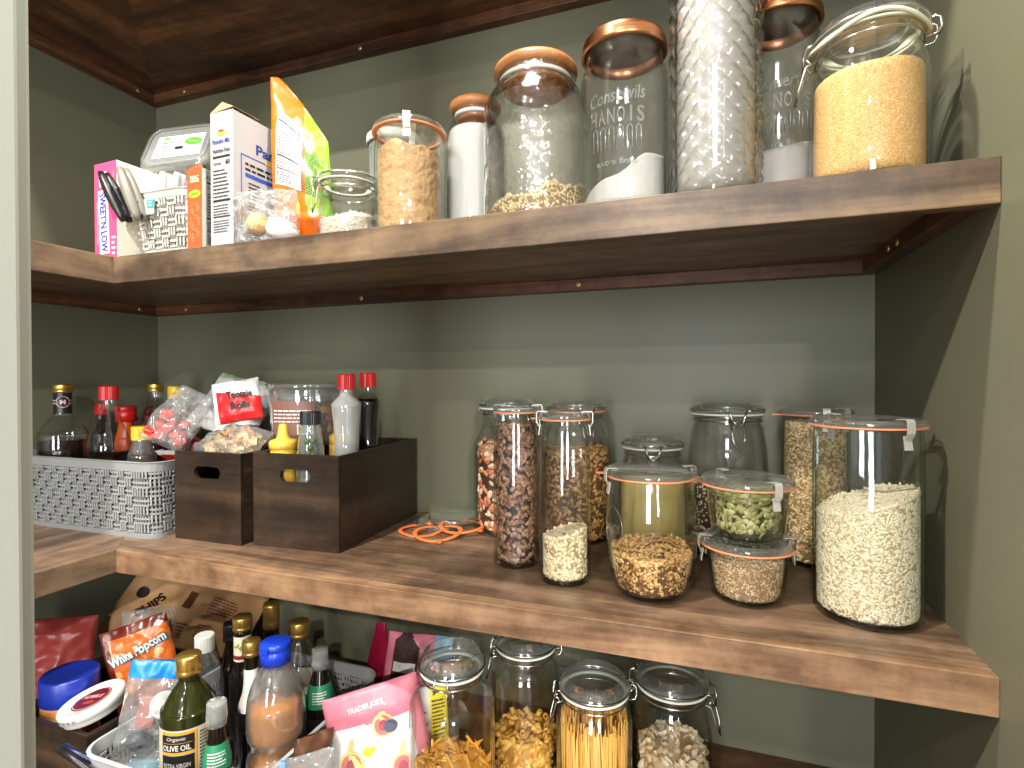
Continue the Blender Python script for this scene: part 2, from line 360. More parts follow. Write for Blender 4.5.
def ball(nu=6, nv=4):
    vs = []; fs = []
    vs.append((0, 0, -1))
    for j in range(1, nv):
        a = -PI/2+PI*j/nv
        for i in range(nu): b = 2*PI*i/nu; vs.append((math.cos(a)*math.cos(b), math.cos(a)*math.sin(b), math.sin(a)))
    vs.append((0, 0, 1)); top = len(vs)-1
    for i in range(nu): fs.append((0, 1+(i+1) % nu, 1+i))
    for j in range(nv-2):
        for i in range(nu): a = 1+j*nu; fs.append((a+i, a+(i+1) % nu, a+nu+(i+1) % nu, a+nu+i))
    for i in range(nu): a = 1+(nv-2)*nu; fs.append((a+i, a+(i+1) % nu, top))
    return np.array(vs), fs
def kernel(kind):
    if kind == 'bean':      # coffee bean: half-round with a crease along the flat side
        v, f = ball(8, 6); v = v*np.array([1, .72, .5]); m = (v[:, 2] > .25) & (np.abs(v[:, 1]) < .25); v[m, 2] -= .3; return v, f
    if kind == 'flat':      # pumpkin seed: pointed flat oval
        v, f = ball(10, 4); v = v*np.array([1, .55, .16]); v[:, 1] *= 1-.35*np.clip(v[:, 0], 0, 1); return v, f
    if kind == 'nut':
        v, f = ball(9, 6); v = v*np.array([1, .66, .5]); v[:, 1] *= 1-.3*np.clip(v[:, 0], 0, 1); return v, f
    if kind == 'lump':
        v, f = ball(7, 5); r = np.random.default_rng(3); v = v*(1+.28*r.normal(size=(len(v), 1)))*np.array([1, .85, .7]); return v, f
    if kind == 'shell':     # little curled pasta ear
        vs = []; fs = []; nu, nv = 7, 6
        for j in range(nv+1):
            for i in range(nu+1):
                a = -1.9+3.8*i/nu; t = -1+2*j/nv; rr = .62*(1-.55*t*t)
                vs.append((t, rr*math.sin(a), .25-rr*math.cos(a)+.25*t*t))
        fs = [(j*(nu+1)+i, j*(nu+1)+i+1, (j+1)*(nu+1)+i+1, (j+1)*(nu+1)+i) for j in range(nv) for i in range(nu)]
        return np.array(vs), fs
    v, f = ball(5, 4); return v, f   # 'rice'
def glassware(prof, gl, seg=56):
    m = MB().lathe(prof, seg)
    for i, f in enumerate(m.f):
        if max(m.v[j][2] for j in f) < .0062: m.m[i] = 1
    return m, [gl, M_base]
def fill_points(inner, hf, n, gap, top_share=None):
    """random points with normals over the side and the top of a fill"""
    zs = np.array([p[1] for p in inner]); rs = np.array([p[0] for p in inner]); z0 = zs[0]
    pts = []; nr = []
    th = np.linspace(0, 2*PI, 24, endpoint=False); rmax = rs.max()
    hm = max(hf(rmax*.95*math.cos(a), rmax*.95*math.sin(a)) for a in th)
    hc = hf(0, 0); side = 2*PI*rmax*(hm-z0); top = PI*rmax**2*1.25
    ns = int(n*side/(side+top)); nt_ = n-ns
    while len(pts) < ns:
        a = rng.uniform(0, 2*PI); z = rng.uniform(z0, hm); r = np.interp(z, zs[1:], rs[1:])-gap
        if z > hf(r*math.cos(a), r*math.sin(a))+.0005: ns -= 0 if rng.random() < .5 else 1; continue
        dr = (np.interp(z+.004, zs[1:], rs[1:])-np.interp(z-.004, zs[1:], rs[1:]))/.008
        pts.append((r*math.cos(a), r*math.sin(a), z+gap*.5)); nn = np.array([math.cos(a), math.sin(a), -dr]); nr.append(nn/np.linalg.norm(nn))
    for _ in range(nt_):
        a = rng.uniform(0, 2*PI); q = math.sqrt(rng.random()); r0 = rmax*q; h = hf(r0*math.cos(a), r0*math.sin(a))
        r = min(r0, np.interp(h, zs[1:], rs[1:])-gap); x, y = r*math.cos(a), r*math.sin(a); h = hf(x, y)
        e = .003; nn = np.array([-(hf(x+e, y)-hf(x-e, y))/(2*e), -(hf(x, y+e)-hf(x, y-e))/(2*e), 1]); pts.append((x, y, h)); nr.append(nn/np.linalg.norm(nn))
    return np.array(pts), np.array(nr)
def scatter(mb, P, Nn, kind, size, mats=1, m0=0, tilt=.35, jit=.25, sink=.2, weights=None, align=None):
    K, F = kernel(kind); n = len(P); K = K*np.array(size)*.5
    v = rng.normal(size=(n, 3))
    if align is not None: v = v*.25+np.array(align)
    nn = Nn+rng.normal(size=(n, 3))*tilt; nn /= np.linalg.norm(nn, axis=1)[:, None]
    t = v-nn*(v*nn).sum(1)[:, None]; t /= np.linalg.norm(t, axis=1)[:, None]; b = np.cross(nn, t)
    s = 1+rng.uniform(-jit, jit, n)
    V = P[:, None, :]-(Nn*(size[2]*sink))[:, None, :]+(K[None, :, 0, None]*t[:, None, :]+K[None, :, 1, None]*b[:, None, :]+K[None, :, 2, None]*nn[:, None, :])*s[:, None, None]
    o = len(mb.v); mb.v += [tuple(x) for x in V.reshape(-1, 3)]; k = len(K)
    mi = rng.choice(mats, size=n, p=weights)
    for i in range(n):
        for f in F: mb.f.append(tuple(q+o+i*k for q in f)); mb.m.append(int(m0+mi[i])); mb.sm.append(True)
def core(mb, inner, hf, gap=.0012, lump=0.0, lscale=60, mi=0, seg=40, rings=16, caps=8, side_lump=0.0):
    zs = np.array([p[1] for p in inner]); rs = np.array([p[0] for p in inner]); z0 = zs[0]+.0008; vs = []; fs = []
    for j in range(rings+1):
        t = j/rings
        for k in range(seg):
            a = 2*PI*k/seg; z = z0
            for _ in range(3):
                r = np.interp(z, zs[1:], rs[1:])-gap; h = hf(r*math.cos(a), r*math.sin(a)); z = z0+t*(h-z0)
            x, y = r*math.cos(a), r*math.sin(a)
            if side_lump:
                q = noise.noise((x*lscale, y*lscale, z*lscale)); w_ = 1-max(0, q)*side_lump/max(r, .01); x *= w_; y *= w_
            vs.append((x, y, z))
    for j in range(rings):
        for k in range(seg): k2 = (k+1) % seg; fs.append((j*seg+k, j*seg+k2, (j+1)*seg+k2, (j+1)*seg+k))
    base = rings*seg
    for c in range(1, caps):
        q = 1-c/caps
        for k in range(seg):
            x, y = vs[base+k][0]*q, vs[base+k][1]*q; z = hf(x, y)+(noise.noise((x*lscale, y*lscale, 3.3))*lump if lump else 0); vs.append((x, y, z))
        o1 = base+(0 if c == 1 else seg*(c-1)); o2 = base+seg*c
        for k in range(seg): k2 = (k+1) % seg; fs.append((o1+k, o1+k2, o2+k2, o2+k))
    vs.append((0, 0, hf(0, 0))); o2 = base+seg*(caps-1)
    for k in range(seg): fs.append((o2+k, o2+(k+1) % seg, len(vs)-1))
    fs.append(tuple(range(seg-1, -1, -1)))
    mb.add(vs, fs, mi, True)
def contents(name, label, cat, loc, inner, hf, mats, grains=None, **kw):
    mb = MB(); gap = kw.pop('gap', .0012)
    g2 = gap if not grains else gap+grains.get('size', (.004, .003, .002))[2]*.45
    core(mb, inner, hf, gap=g2, **kw)
    if grains:
        g = dict(grains); n = g.pop('n'); P, Nn = fill_points(inner, hf, n, gap+g['size'][2]*.5)
        scatter(mb, P, Nn, mats=len(mats)-1, m0=1, **g)
    V = np.array(mb.v); zs = np.array([p[1] for p in inner]); rs = np.array([p[0] for p in inner]); zb = zs[0]+.0009
    V[:, 2] = np.maximum(V[:, 2], zb); lim = np.interp(V[:, 2], zs[1:], rs[1:])-.0009
    rr = np.hypot(V[:, 0], V[:, 1]); k = np.where(rr > lim, lim/np.maximum(rr, 1e-6), 1); V[:, 0] *= k; V[:, 1] *= k; mb.v = [tuple(q) for q in V]
    return tag(mb.build(name, mats, loc=loc), label, cat, kind='stuff')
def slope(h, ax=0, ay=0, mound=0, r=.05, amp=0, fr=30):
    return lambda x, y: h+ax*x+ay*y+mound*(1-(x*x+y*y)/(r*r))+(amp*noise.noise((x*fr, y*fr, h*7)) if amp else 0)

def weck(label, x, y, z, prof, clips=(-100, 80), tab=None, lid_r=None, gl=None, embossed=False, group=None, dome=0, tabs_len=.014):
    """glass preserving jar: body, flat glass lid with raised rim, orange rubber ring with a tab, two steel clips"""
    t = thing('preserving_jar', label, 'jar', (x, y, z), group=group); gl = gl or M_green
    sh, inner = shell(prof, .0030, .006)
    bm_, mm_ = glassware(sh, gl); bm_.build('glass_body', mm_, t)
    rt_, zt = prof[-1]; rl = lid_r or rt_+.0035
    MB().lathe([(rl-.006, zt+.0007), (rl, zt+.0007), (rl+.0016, zt+.0018), (rl, zt+.0029), (rl-.006, zt+.0029)], 56, closed=True).build('rubber_ring', M_gasket, t)
    if tab is not None:
        a = R(tab); m = Matrix.Translation((rl*math.cos(a)*.995, rl*math.sin(a)*.995, zt+.0018)) @ Matrix.Rotation(a, 4, 'Z')
        MB().prism([(-.002, -.006), (tabs_len*.6, -.0045), (tabs_len, -.002), (tabs_len, .002), (tabs_len*.6, .0045), (-.002, .006)], -.001, .001, 0, m).build('rubber_tab', M_gasket, t, bevel=.0005)
    zl = zt+.0031
    lid = [(0, zl+.001), (rl*.82, zl+.001), (rl*.9, zl-.0002), (rl, zl), (rl+.0008, zl+.0025), (rl-.001, zl+.0075), (rl-.005, zl+.0082), (rl-.008, zl+.0060), (rl*.8, zl+.0048), (0, zl+.0048+dome)]
    MB().lathe(lid+[(0, lid[0][1])] if lid[-1][1] != lid[0][1] else lid, 56).build('glass_lid', M_lid, t)
    for c in clips:
        a = R(c); cb = MB(); m = Matrix.Rotation(a, 4, 'Z'); w_ = .0048; ro = rl+.0022; top = zl+.0094
        sec = [(rl-.012, top-.0012), (rl-.008, top), (ro-.0005, top), (ro+.0012, top-.003), (ro+.0012, zt-.002), (ro-.002, zt-.008), (ro-.0045, zt-.0055), (ro-.003, zt-.010), (ro-.0016, zt-.020)]
        n = len(sec); vs = [(r_, s_*w_, z_) for s_ in (-1, 1) for r_, z_ in sec]; fs = [(i, i+1, n+i+1, n+i) for i in range(n-1)]
        cb.add(vs, fs, 0, False, m).build('clip', plain('satin_steel_clip', (222, 220, 212), .42, metal=.55), t, solid=.0007)
    return t, inner
def clip_jar(label, x, y, z, Rb, H, Rn, ang=-70, rot=(0, 0, 0), gl=None, gasket=None, shoulder=.8, gasket_tab=None, group=None, lid_h=.016, facet=0, lever=1, profx=None, ribs=0, dark=False):
    """wire-bail jar: body, domed glass lid, rubber ring, wire band, hinge, bail and lever"""
    t = thing('clip_top_jar', label, 'jar', (x, y, z), rot, group=group); gl = gl or M_clear
    prof = profx or smooth_prof([(Rb-.007, 0), (Rb-.0015, .004), (Rb, .012), (Rb, H*.3), (Rb, H*shoulder-.02), (Rb*.97, H*shoulder-.004), (Rn+.003, H*shoulder+.022), (Rn, H*shoulder+.032), (Rn, H-lid_h-.004)], 4)
    zt = prof[-1][1]; prof = prof+[(Rn+.0028, zt+.001), (Rn+.0028, zt+.004)]; zt += .004
    sh, inner = shell(prof, .0030, .007)
    body = MB().lathe(sh, 96 if ribs else 56)
    if ribs:
        z0, z1, amp = ribs
        body.v = [(vx*(1+amp*math.cos(24*math.atan2(vy, vx))*(z0 < vz < z1)), vy*(1+amp*math.cos(24*math.atan2(vy, vx))*(z0 < vz < z1)), vz) for vx, vy, vz in body.v]
    for i, f in enumerate(body.f):
        if max(body.v[j][2] for j in f) < .0062: body.m[i] = 1
    body.build('glass_body', [gl, M_base], t)
    rl = Rn+.0052
    MB().lathe([(Rn-.001, zt+.0008), (rl, zt+.0006), (rl+.0007, zt+.0018), (rl, zt+.003), (Rn-.001, zt+.003)], 48, closed=True).build('rubber_ring', gasket or M_white_gasket, t)
    zl = zt+.0031
    lid = [(0, zl-.004), (Rn*.7, zl-.004), (Rn*.78, zl), (rl, zl), (rl+.0012, zl+.003), (rl+.0012, zl+.007), (rl-.0006, zl+.0095), (rl*.9, zl+lid_h-.003), (rl*.85, zl+lid_h-.001), (rl*.78, zl+lid_h-.002), (rl*.72, zl+.006), (rl*.6, zl+.003), (0, zl+.0022)]
    MB().lathe(lid+[(0, lid[0][1])] if lid[-1][1] != lid[0][1] else lid, 56).build('glass_lid', M_lid, t)
    wr = .0012; zn = zt-.008; ring = lambda r_, z_, a0=0, a1=360, n=48: [(r_*math.cos(R(a0+(a1-a0)*i/n)), r_*math.sin(R(a0+(a1-a0)*i/n)), z_) for i in range(n+(0 if a1-a0 == 360 else 1))]
    w_ = MB().tube(ring(Rn+.0024, zn), wr, 6, closed=True); w_.build('neck_wire', M_steel, t)
    zr = zl+.0052; m = Matrix.Rotation(R(ang), 4, 'Z'); o = rl+.002
    MB().tube(ring(rl+.0018, zr, ang+18, ang+342), wr, 6).build('lid_wire', M_steel, t)
    b = MB()
    for s in (-1, 1): b.tube([(o-.002, s*.3*rl, zr), (o+.004, s*.012, zr-.001), (o+.0065, s*.009, zr-.010), (o+.006, s*.006, zn-.004), (o+.0035, s*.004, zn-.001)], wr, 6, M=m)
    b.build('bail', M_steel, t)
    lv = MB(); k = lever
    lv.tube([(Rn+.003, -.010, zn), (o+.004, -.009, zn-.003), (o+.006+.004*k, -.008, zn-.026), (o+.007+.006*k, 0, zn-.040), (o+.006+.004*k, .008, zn-.026), (o+.004, .009, zn-.003), (Rn+.003, .010, zn)], wr, 6, M=m)
    lv.tube([(o-.001, -.009, zn-.001), (o+.003, -.009, zn+.005), (o+.007, -.006, zn+.001), (o+.006, 0, zn-.005), (o+.007, .006, zn+.001), (o+.003, .009, zn+.005), (o-.001, .009, zn-.001)], wr, 6, M=m)
    lv.build('lever', M_steel, t)
    m2 = Matrix.Rotation(R(ang+180), 4, 'Z'); h = MB()
    for s in (-1, 1): h.tube([(Rn+.003, s*.009, zn), (o+.005, s*.010, zn+.001), (o+.008, s*.009, zn+.007), (o+.007, s*.008, zr+.001), (o+.002, s*.007, zr+.004), (o-.001, s*.007, zr)], wr, 6, M=m2)
    h.tube([(o+.008, -.009, zn+.007), (o+.010, 0, zn+.008), (o+.008, .009, zn+.007)], wr, 6, M=m2)
    h.build('hinge', M_steel, t)
    return t, inner

# -- middle shelf
G_rice = [grain('rice_bed', ['b09c76', 'cdbb95'], 500), plain('rice_kernel', (236, 224, 196), .5, sss=.15), plain('rice_kernel_cream', (222, 204, 168), .5)]
prof = smooth_prof([(.0515, 0), (.0538, .0022), (.0548, .010), (.0551, .03), (.0551, .12), (.0548, .19), (.0540, .213), (.0542, .2165)], 4)
t, inn = weck('wide glass jar of white rice at the right end of the middle shelf', 1.4770, -.262, Z2, prof, clips=(-63, 117), tab=18, lid_r=.0572)
contents('white_rice', 'white rice heaped higher toward the right wall in the widest jar', 'rice', (1.4770, -.262, Z2), inn, slope(.132, .34, 0, 0, .05, .004), G_rice,
    dict(n=9000, size=(.0062, .0023, .0021), kind='rice', tilt=.2, weights=[.7, .3]), lump=.001)
lb = Label(cyl_map(lambda z: .0551, R(-142), .0095, .0004))
for i, ch in enumerate('A BRETA'):
    if ch != ' ': lb.text(ch, .004*i, .006+.0*i, .0024, 0)
lb.build('mould_marks', M_black, t)

tall = lambda H: smooth_prof([(.0315, 0), (.0340, .002), (.0350, .009), (.0350, .03), (.0348, H*.6), (.0330, H*.86), (.0305, H*.93), (.0300, H*.965), (.0312, H-.011)], 4)
G_cof = [plain('coffee_core', (34, 24, 18), .6)]+[plain('coffee_bean_'+n, c, .33, spec=.5) for n, c in (('brown', (128, 92, 72)), ('mid', (98, 68, 52)), ('pale', (156, 120, 96)))]
t, inn = weck('slender glass jar full of coffee beans, standing left of the jar of pale grain', 1.036, -.226, Z2, tall(.2340), clips=(165, 15), tab=None)
contents('coffee_beans', 'roasted brown coffee beans filling the slender jar to the top', 'coffee beans', (1.036, -.226, Z2), inn, slope(.207), G_cof, dict(n=1700, size=(.0088, .0086, .0070), kind='bean', tilt=.22, jit=.12, sink=.0))
G_bar = [grain('barley_bed', ['93805c', 'b5a07a'], 420), plain('barley_kernel', (232, 216, 180), .55), plain('barley_kernel_tan', (206, 182, 138), .55)]
t, inn = weck('slender glass jar a third full of pale grain, right of the coffee beans', 1.120, -.269, Z2, tall(.2280), clips=(10, 190), tab=178)
contents('pearl_barley', 'pale barley grains sloping up to the right in the slender jar', 'grain', (1.120, -.269, Z2), inn, slope(.066, .28, 0, 0, .03, .004), G_bar, dict(n=1700, size=(.0062, .0042, .0034), kind='rice', tilt=.3, weights=[.7, .3]), lump=.002)

G_gra = [plain('granola_core', (96, 66, 34), .8)]+[plain('granola_'+n, c, .6) for n, c in (('gold', (206, 158, 92)), ('pale', (226, 190, 130)), ('brown', (160, 108, 58)))]
prof = smooth_prof([(.036, 0), (.0425, .003), (.0495, .018), (.0550, .045), (.0568, .080), (.0558, .115), (.0522, .143), (.0512, .1480)], 5)
t, inn = weck('round-bellied glass jar of golden crumbs in the middle of the shelf', 1.235, -.277, Z2, prof, clips=(28, 208), tab=180, lid_r=.0570)
contents('golden_crumbs', 'golden brown granola crumbs lying in the round-bellied jar', 'granola', (1.235, -.277, Z2), inn, slope(.055, .05, .04, .004, .05, .006), G_gra, dict(n=2300, size=(.0062, .0052, .0042), kind='lump', tilt=.6, weights=[.45, .35, .2]), lump=.003)
rb = np.array(prof)
emb = Label(cyl_map(lambda z: float(np.interp(z, rb[:, 1], rb[:, 0])), R(-138), .088, .0006))
M_emb = glass('embossed_glass', tint=(.50, .52, .40), edge=(.30, .36, .22), refl=3, haze=.06)
emb.text('WECK', 0, 0, .011, 0, w=.031, bold=.01)
sh_ = [(-.013, .020), (-.006, .026), (0, .030), (.006, .026), (.013, .020), (.017, .010), (.018, -.004), (.015, -.016), (.008, -.024), (0, -.026), (-.008, -.024), (-.015, -.016), (-.018, -.004), (-.017, .010)]
emb.v_o = len(emb.v); emb.tube([emb.fn(a*.95, b*.95, 0) for a, b in sh_], .0006, 5, closed=True)
emb.build('embossed_emblem', M_emb, t)

# stacked pair
small = smooth_prof([(.0375, 0), (.0400, .002), (.0425, .008), (.0465, .045), (.0475, .056), (.0495, .061), (.0505, .064)], 4)
G_see = [grain('flax_bed', ['8a6c4c', 'ab8c66'], 620, bump=.0009), plain('seed_tan', (200, 172, 134), .5), plain('seed_brown', (150, 112, 78), .5), plain('seed_pale', (226, 208, 176), .5)]
t, inn = weck('low glass jar of small tan seeds under the jar of green pumpkin seeds', 1.350, -.255, Z2, small, clips=(10, 190), tab=12, lid_r=.0545)
contents('tan_seeds', 'small tan and brown seeds in the lower jar of the stacked pair', 'seeds', (1.350, -.255, Z2), inn, slope(.054, 0, 0, 0, .05, .001), G_see, dict(n=3200, size=(.0036, .0024, .0018), kind='rice', tilt=.4, weights=[.5, .25, .25]))
G_pum = [plain('pumpkin_seed_core', (44, 46, 20), .7)]+[plain('pumpkin_seed_'+n, c, .42) for n, c in (('green', (156, 156, 96)), ('olive', (128, 130, 72)), ('pale', (186, 184, 130)))]
zs2 = Z2+.064+.0031+.0082+.0005
t, inn = weck('low glass jar of green pumpkin seeds stacked on top of the jar of tan seeds', 1.350, -.255, zs2, small, clips=(-58, 122), tab=175, lid_r=.0545)
contents('pumpkin_seeds', 'flat green pumpkin seeds in the upper jar of the stacked pair', 'pumpkin seeds', (1.350, -.255, zs2), inn, slope(.053, 0, 0, .004, .05), G_pum, dict(n=900, size=(.0145, .0145, .0110), kind='flat', tilt=.16, weights=[.5, .25, .25], sink=0))

G_oat = [grain('groats_bed', ['8d6e42', 'b5935f'], 420), plain('groat_pale', (222, 198, 150), .55), plain('groat_tan', (196, 164, 112), .55), plain('groat_light', (236, 218, 180), .55)]
prof = smooth_prof([(.040, 0), (.0445, .002), (.0455, .010), (.0458, .10), (.0456, .18), (.0450, .214), (.0455, .2180)], 4)
t, inn = weck('tall glass jar full of tan grains standing behind the jar of white rice', 1.456, -.080, Z2, prof, clips=(-84, -50), tab=196, lid_r=.0500)
contents('tan_groats', 'tan grains filling the tall jar behind the white rice', 'grain', (1.456, -.080, Z2), inn, slope(.208), G_oat, dict(n=6000, size=(.0050, .0038, .0030), kind='rice', tilt=.4, weights=[.4, .3, .3]))

G_nut = [plain('nut_core', (52, 30, 20), .8)]+[plain('nut_'+n, c, .55) for n, c in (('almond', (196, 126, 88)), ('rust', (170, 96, 64)), ('cream', (232, 204, 170)), ('walnut', (206, 160, 120)))]
t, inn = clip_jar('clip-top glass jar of mixed nuts standing behind the coffee bean jar', 0.962, -.067, Z2, .060, .236, .0440, ang=-20, shoulder=.70)
contents('mixed_nuts', 'reddish almonds and pale nuts in the clip-top jar by the coffee', 'nuts', (0.962, -.067, Z2), inn, slope(.155, 0, 0, .006, .06, .006), G_nut, dict(n=520, size=(.0180, .0160, .0130), kind='nut', tilt=.35, weights=[.35, .25, .2, .2], sink=.05))
G_flk = [plain('crumble_core', (92, 60, 28), .8)]+[plain('crumble_'+n, c, .6) for n, c in (('gold', (196, 146, 84)), ('tan', (176, 122, 66)), ('pale', (214, 174, 116)))]
t, inn = clip_jar('clip-top glass jar of brown crumble standing behind the jar of pale grain', 1.092, -.070, Z2, .060, .233, .0470, ang=-60, shoulder=.72, gasket=M_gasket)
contents('brown_crumble', 'light brown crumble filling the clip-top jar behind the barley', 'crumble', (1.092, -.070, Z2), inn, slope(.152, 0, 0, .0, .06, .006), G_flk, dict(n=1500, size=(.0085, .0070, .0055), kind='lump', tilt=.7, weights=[.4, .35, .25]))
M_yel = plain('pale_yellow_meal', (236, 208, 118), .85, bump=(220, .8, .002), var=(20, .08))
t, inn = clip_jar('clip-top glass jar of pale yellow meal standing behind the round-bellied jar', 1.222, -.095, Z2, .0540, .1780, .0420, ang=-84, shoulder=.68)
contents('yellow_meal', 'pale yellow meal filling the jar behind the golden crumbs', 'meal', (1.222, -.095, Z2), inn, slope(.118), [M_yel], lump=.002)
G_tri = [plain('mixed_grain_core', (60, 44, 32), .8)]+[plain('mixed_grain_'+n, c, .5) for n, c in (('cream', (228, 214, 186)), ('dark', (58, 38, 32)), ('red', (140, 78, 54)))]
t, inn = clip_jar('clip-top glass jar of cream and black grains standing behind the stacked pair', 1.334, -.078, Z2, .0580, .233, .0490, ang=-78, shoulder=.74)
contents('mixed_grains', 'cream black and red grains in the clip-top jar behind the stack', 'grain', (1.334, -.078, Z2), inn, slope(.110, 0, 0, .0, .06, .003), G_tri, dict(n=2200, size=(.0056, .0042, .0034), kind='rice', tilt=.4, weights=[.6, .25, .15]))

# -- upper shelf, from the right wall leftwards
M_acacia = wood('turned_acacia_lid', [(0., '5a321b'), (.35, '8a5530'), (.6, 'ab7344'), (.8, 'c4905f'), (1., 'd8ab7c')], 'X', .42, 21., 1.)
M_copper = plain('copper_lid', (205, 140, 100), rough=.28, metal=1)
M_hammer = glass('hammered_glass', tint=(.985, .985, .98), edge=(.5, .58, .55), bump=(55, .9, .006), refl=1.6)
def clip_tilt(): pass
G_bul = [grain('bulgur_cells', ['c89450', 'e0b476', 'd6a35f', 'efcb95'], 700, bump=.0008, strength=1.0)]
bodyp = smooth_prof([(.047, 0), (.0525, .003), (.0545, .012), (.0550, .05), (.0545, .095), (.0535, .120), (.0500, .133), (.0470, .141), (.0470, .150)], 4)
t, inn = clip_jar('glass clip-top jar of golden brown crystals beside the right wall', 1.4650, -.3130, Z1, .055, .17, .047, ang=172, profx=bodyp, gasket=plain('cream_rubber', (222, 224, 200), .5), lid_h=.020, lever=1.3)
q = MB(); q.tube([(.0535*math.cos(R(a)), .0535*math.sin(R(a)), (.1560)+.0045*math.sin(R(a*3))) for a in range(160, 385, 5)], .0022, 8); q.build('rubber_skirt', MATS['cream_rubber'], t)
contents('brown_crystals', 'golden brown crystals in the clip-top jar beside the right wall', 'sugar', (1.4650, -.3130, Z1), inn, slope(.116, .03, 0, .004, .05, .003), G_bul, lump=.001)

def mason(label, x, y, Rr, H, gname, glabel, hf, gcat):
    t = thing('screw_top_jar', label, 'jar', (x, y, Z1), group='copper-lidded embossed jars')
    pr = smooth_prof([(Rr-.004, 0), (Rr-.0007, .002), (Rr, .010), (Rr, H*.40), (Rr-.0005, H*.74), (Rr-.002, H*.80), (Rr-.0055, H*.855), (Rr-.0065, H*.875), (Rr-.0065, H-.006)], 4)
    sh, inn = shell(pr, .003, .007); MB().lathe(sh, 64).build('glass_body', M_clear, t)
    c = Rr-.0025; z = H-.016
    cl_ = MB().lathe([(c-.002, z), (c+.0016, z+.001), (c, z+.0035), (c+.0012, z+.0055), (c, z+.008), (c+.0006, z+.010), (c, z+.0125), (c-.0012, z+.0165), (c-.005, z+.0180), (c-.010, z+.0172), (0, z+.0172), (0, z+.0160), (c-.008, z+.0160), (c-.002, z+.014), (c-.002, z)], 56).build('copper_lid', M_copper, t)
    MB().lathe([(0, z+.0136), (c-.0025, z+.0136), (c-.0025, z+.0156), (0, z+.0156)], 40).build('lid_liner', plain('pale_liner', (150, 152, 150), .5), cl_)
    e = Label(cyl_map(Rr, R(-92), H*.53, .0006)); k = Rr/.05
    e.text('Conservils', 0, .012*k, .015*k, 0, w=.062*k, rot=.06, bold=.012, italic=.25)
    for i, ch in enumerate('HANOIS'): e.text(ch, (-.026+.0104*i)*k, -.010*k, .017*k, 0, w=(.0022 if ch == 'I' else .008)*k, bold=.008)
    for i in range(6):
        xx = (-.024+.0096*i)*k; e.tube([e.fn(xx-.003, -.048, 0), e.fn(xx-.003, -.026, 0), e.fn(xx, -.022, 0), e.fn(xx+.003, -.026, 0), e.fn(xx+.003, -.048, 0)], .0007, 5)
    e.text('extra fines', 0, -.060*k, .007*k, 0, w=.045*k, bold=.01)
    e.build('embossed_lettering', M_emb2, t)
    contents(gname, glabel, gcat, (x, y, Z1), inn, hf, [M_flour], lump=.002, lscale=50)
    return t
M_emb2 = glass('embossed_clear_glass', tint=(.45, .48, .49), edge=(.3, .33, .33), refl=6, haze=.09)
M_flour = plain('white_flour', (190, 188, 182), .9, bump=(90, .5, .002))
t1 = mason('copper-lidded embossed jar of white flour left of the tall diamond-cut jar', 1.207, -.312, .0530, .211, 'white_flour', 'white flour rising up to the right inside the copper-lidded jar', slope(.040, .62, 0, 0, .05, .010), 'flour')
t2 = mason('copper-lidded embossed jar of white powder right of the tall diamond-cut jar', 1.388, -.240, .0505, .250, 'white_powder', 'level white powder in the copper-lidded jar right of the diamond-cut one', slope(.072, .16, 0, 0, .05, .002), 'powder')

# tall jar pressed with diamonds
M_dia = glass('diamond_cut_glass', tint=(.985, .985, .98), edge=(.36, .38, .36), refl=2.2, bump=(40, .05, .001), epow=2)
t = thing('diamond_cut_jar', 'tall diamond-cut glass jar of white powder that leaves the top of the picture', 'jar', (1.312, -.322, Z1))
nth, nz, RR, HH = 240, 210, .0478, .275
def dia(u, v):
    a = 2*PI*u; z = .004+(HH-.004)*v; p = 13*u*2; q_ = z/.0115
    s1 = abs(((p+q_) % 2)-1); s2 = abs(((p-q_) % 2)-1)
    rr = RR+.0052*math.sqrt(min(s1, 1)*min(s2, 1))-.0010
    if z < .008: rr = RR
    return (rr*math.cos(a), rr*math.sin(a), z)
b = MB().grid(dia, nth, nz, wrapu=True); b.lathe([(0, .001), (RR-.004, .001), (RR, .004)], 60)
b.lathe([(RR-.0035, HH), (RR-.0035, .010), (RR-.006, .007), (0, .007)], 60); b.lathe([(RR, HH), (RR+.001, HH+.004), (RR-.003, HH+.005), (RR-.0035, HH)], 60)
b.build('glass_body', M_dia, t)
MB().lathe([(0, HH+.006), (RR+.002, HH+.006), (RR+.003, HH+.012), (RR+.002, HH+.020), (RR-.004, HH+.023), (0, HH+.024)], 48).build('lid', M_copper, t)
contents('white_sugar', 'white powder seen as bright lozenges through the diamond-cut jar', 'sugar', (1.312, -.322, Z1), [(0, .008), (RR-.005, .009), (RR-.005, HH)], slope(.262), [M_flour], gap=.0008)

def wood_lid_jar(label, x, y, pr, zl, rl, gl, th=.0032):
    t = thing('wood_lidded_jar', label, 'jar', (x, y, Z1))
    sh, inn = shell(pr, th, .007); MB().lathe(sh, 64).build('glass_body', gl, t)
    rn = pr[-1][0]
    lid = MB().lathe([(0, zl), (rl-.005, zl), (rl-.001, zl+.003), (rl, zl+.007), (rl-.0008, zl+.011), (rl-.004, zl+.0145), (0, zl+.0155)], 56)
    lid.lathe([(0, zl-.014), (rn-.010, zl-.014), (rn-.0085, zl-.012), (rn-.0085, zl)], 48)
    lo = lid.build('wooden_lid', M_acacia, t)
    MB().lathe([(rn-.0088, zl-.003), (rn-.0040, zl-.004), (rn-.0036, zl-.006), (rn-.0040, zl-.008), (rn-.0088, zl-.009)], 48, closed=True).build('seal_ring', plain('clear_silicone', (225, 226, 220), .4), lo)
    return t, inn
pr = smooth_prof([(.065, 0), (.0690, .003), (.0705, .012), (.0705, .05), (.0705, .150), (.0685, .164), (.0610, .180), (.0545, .189), (.0530, .195), (.0538, .203)], 5)
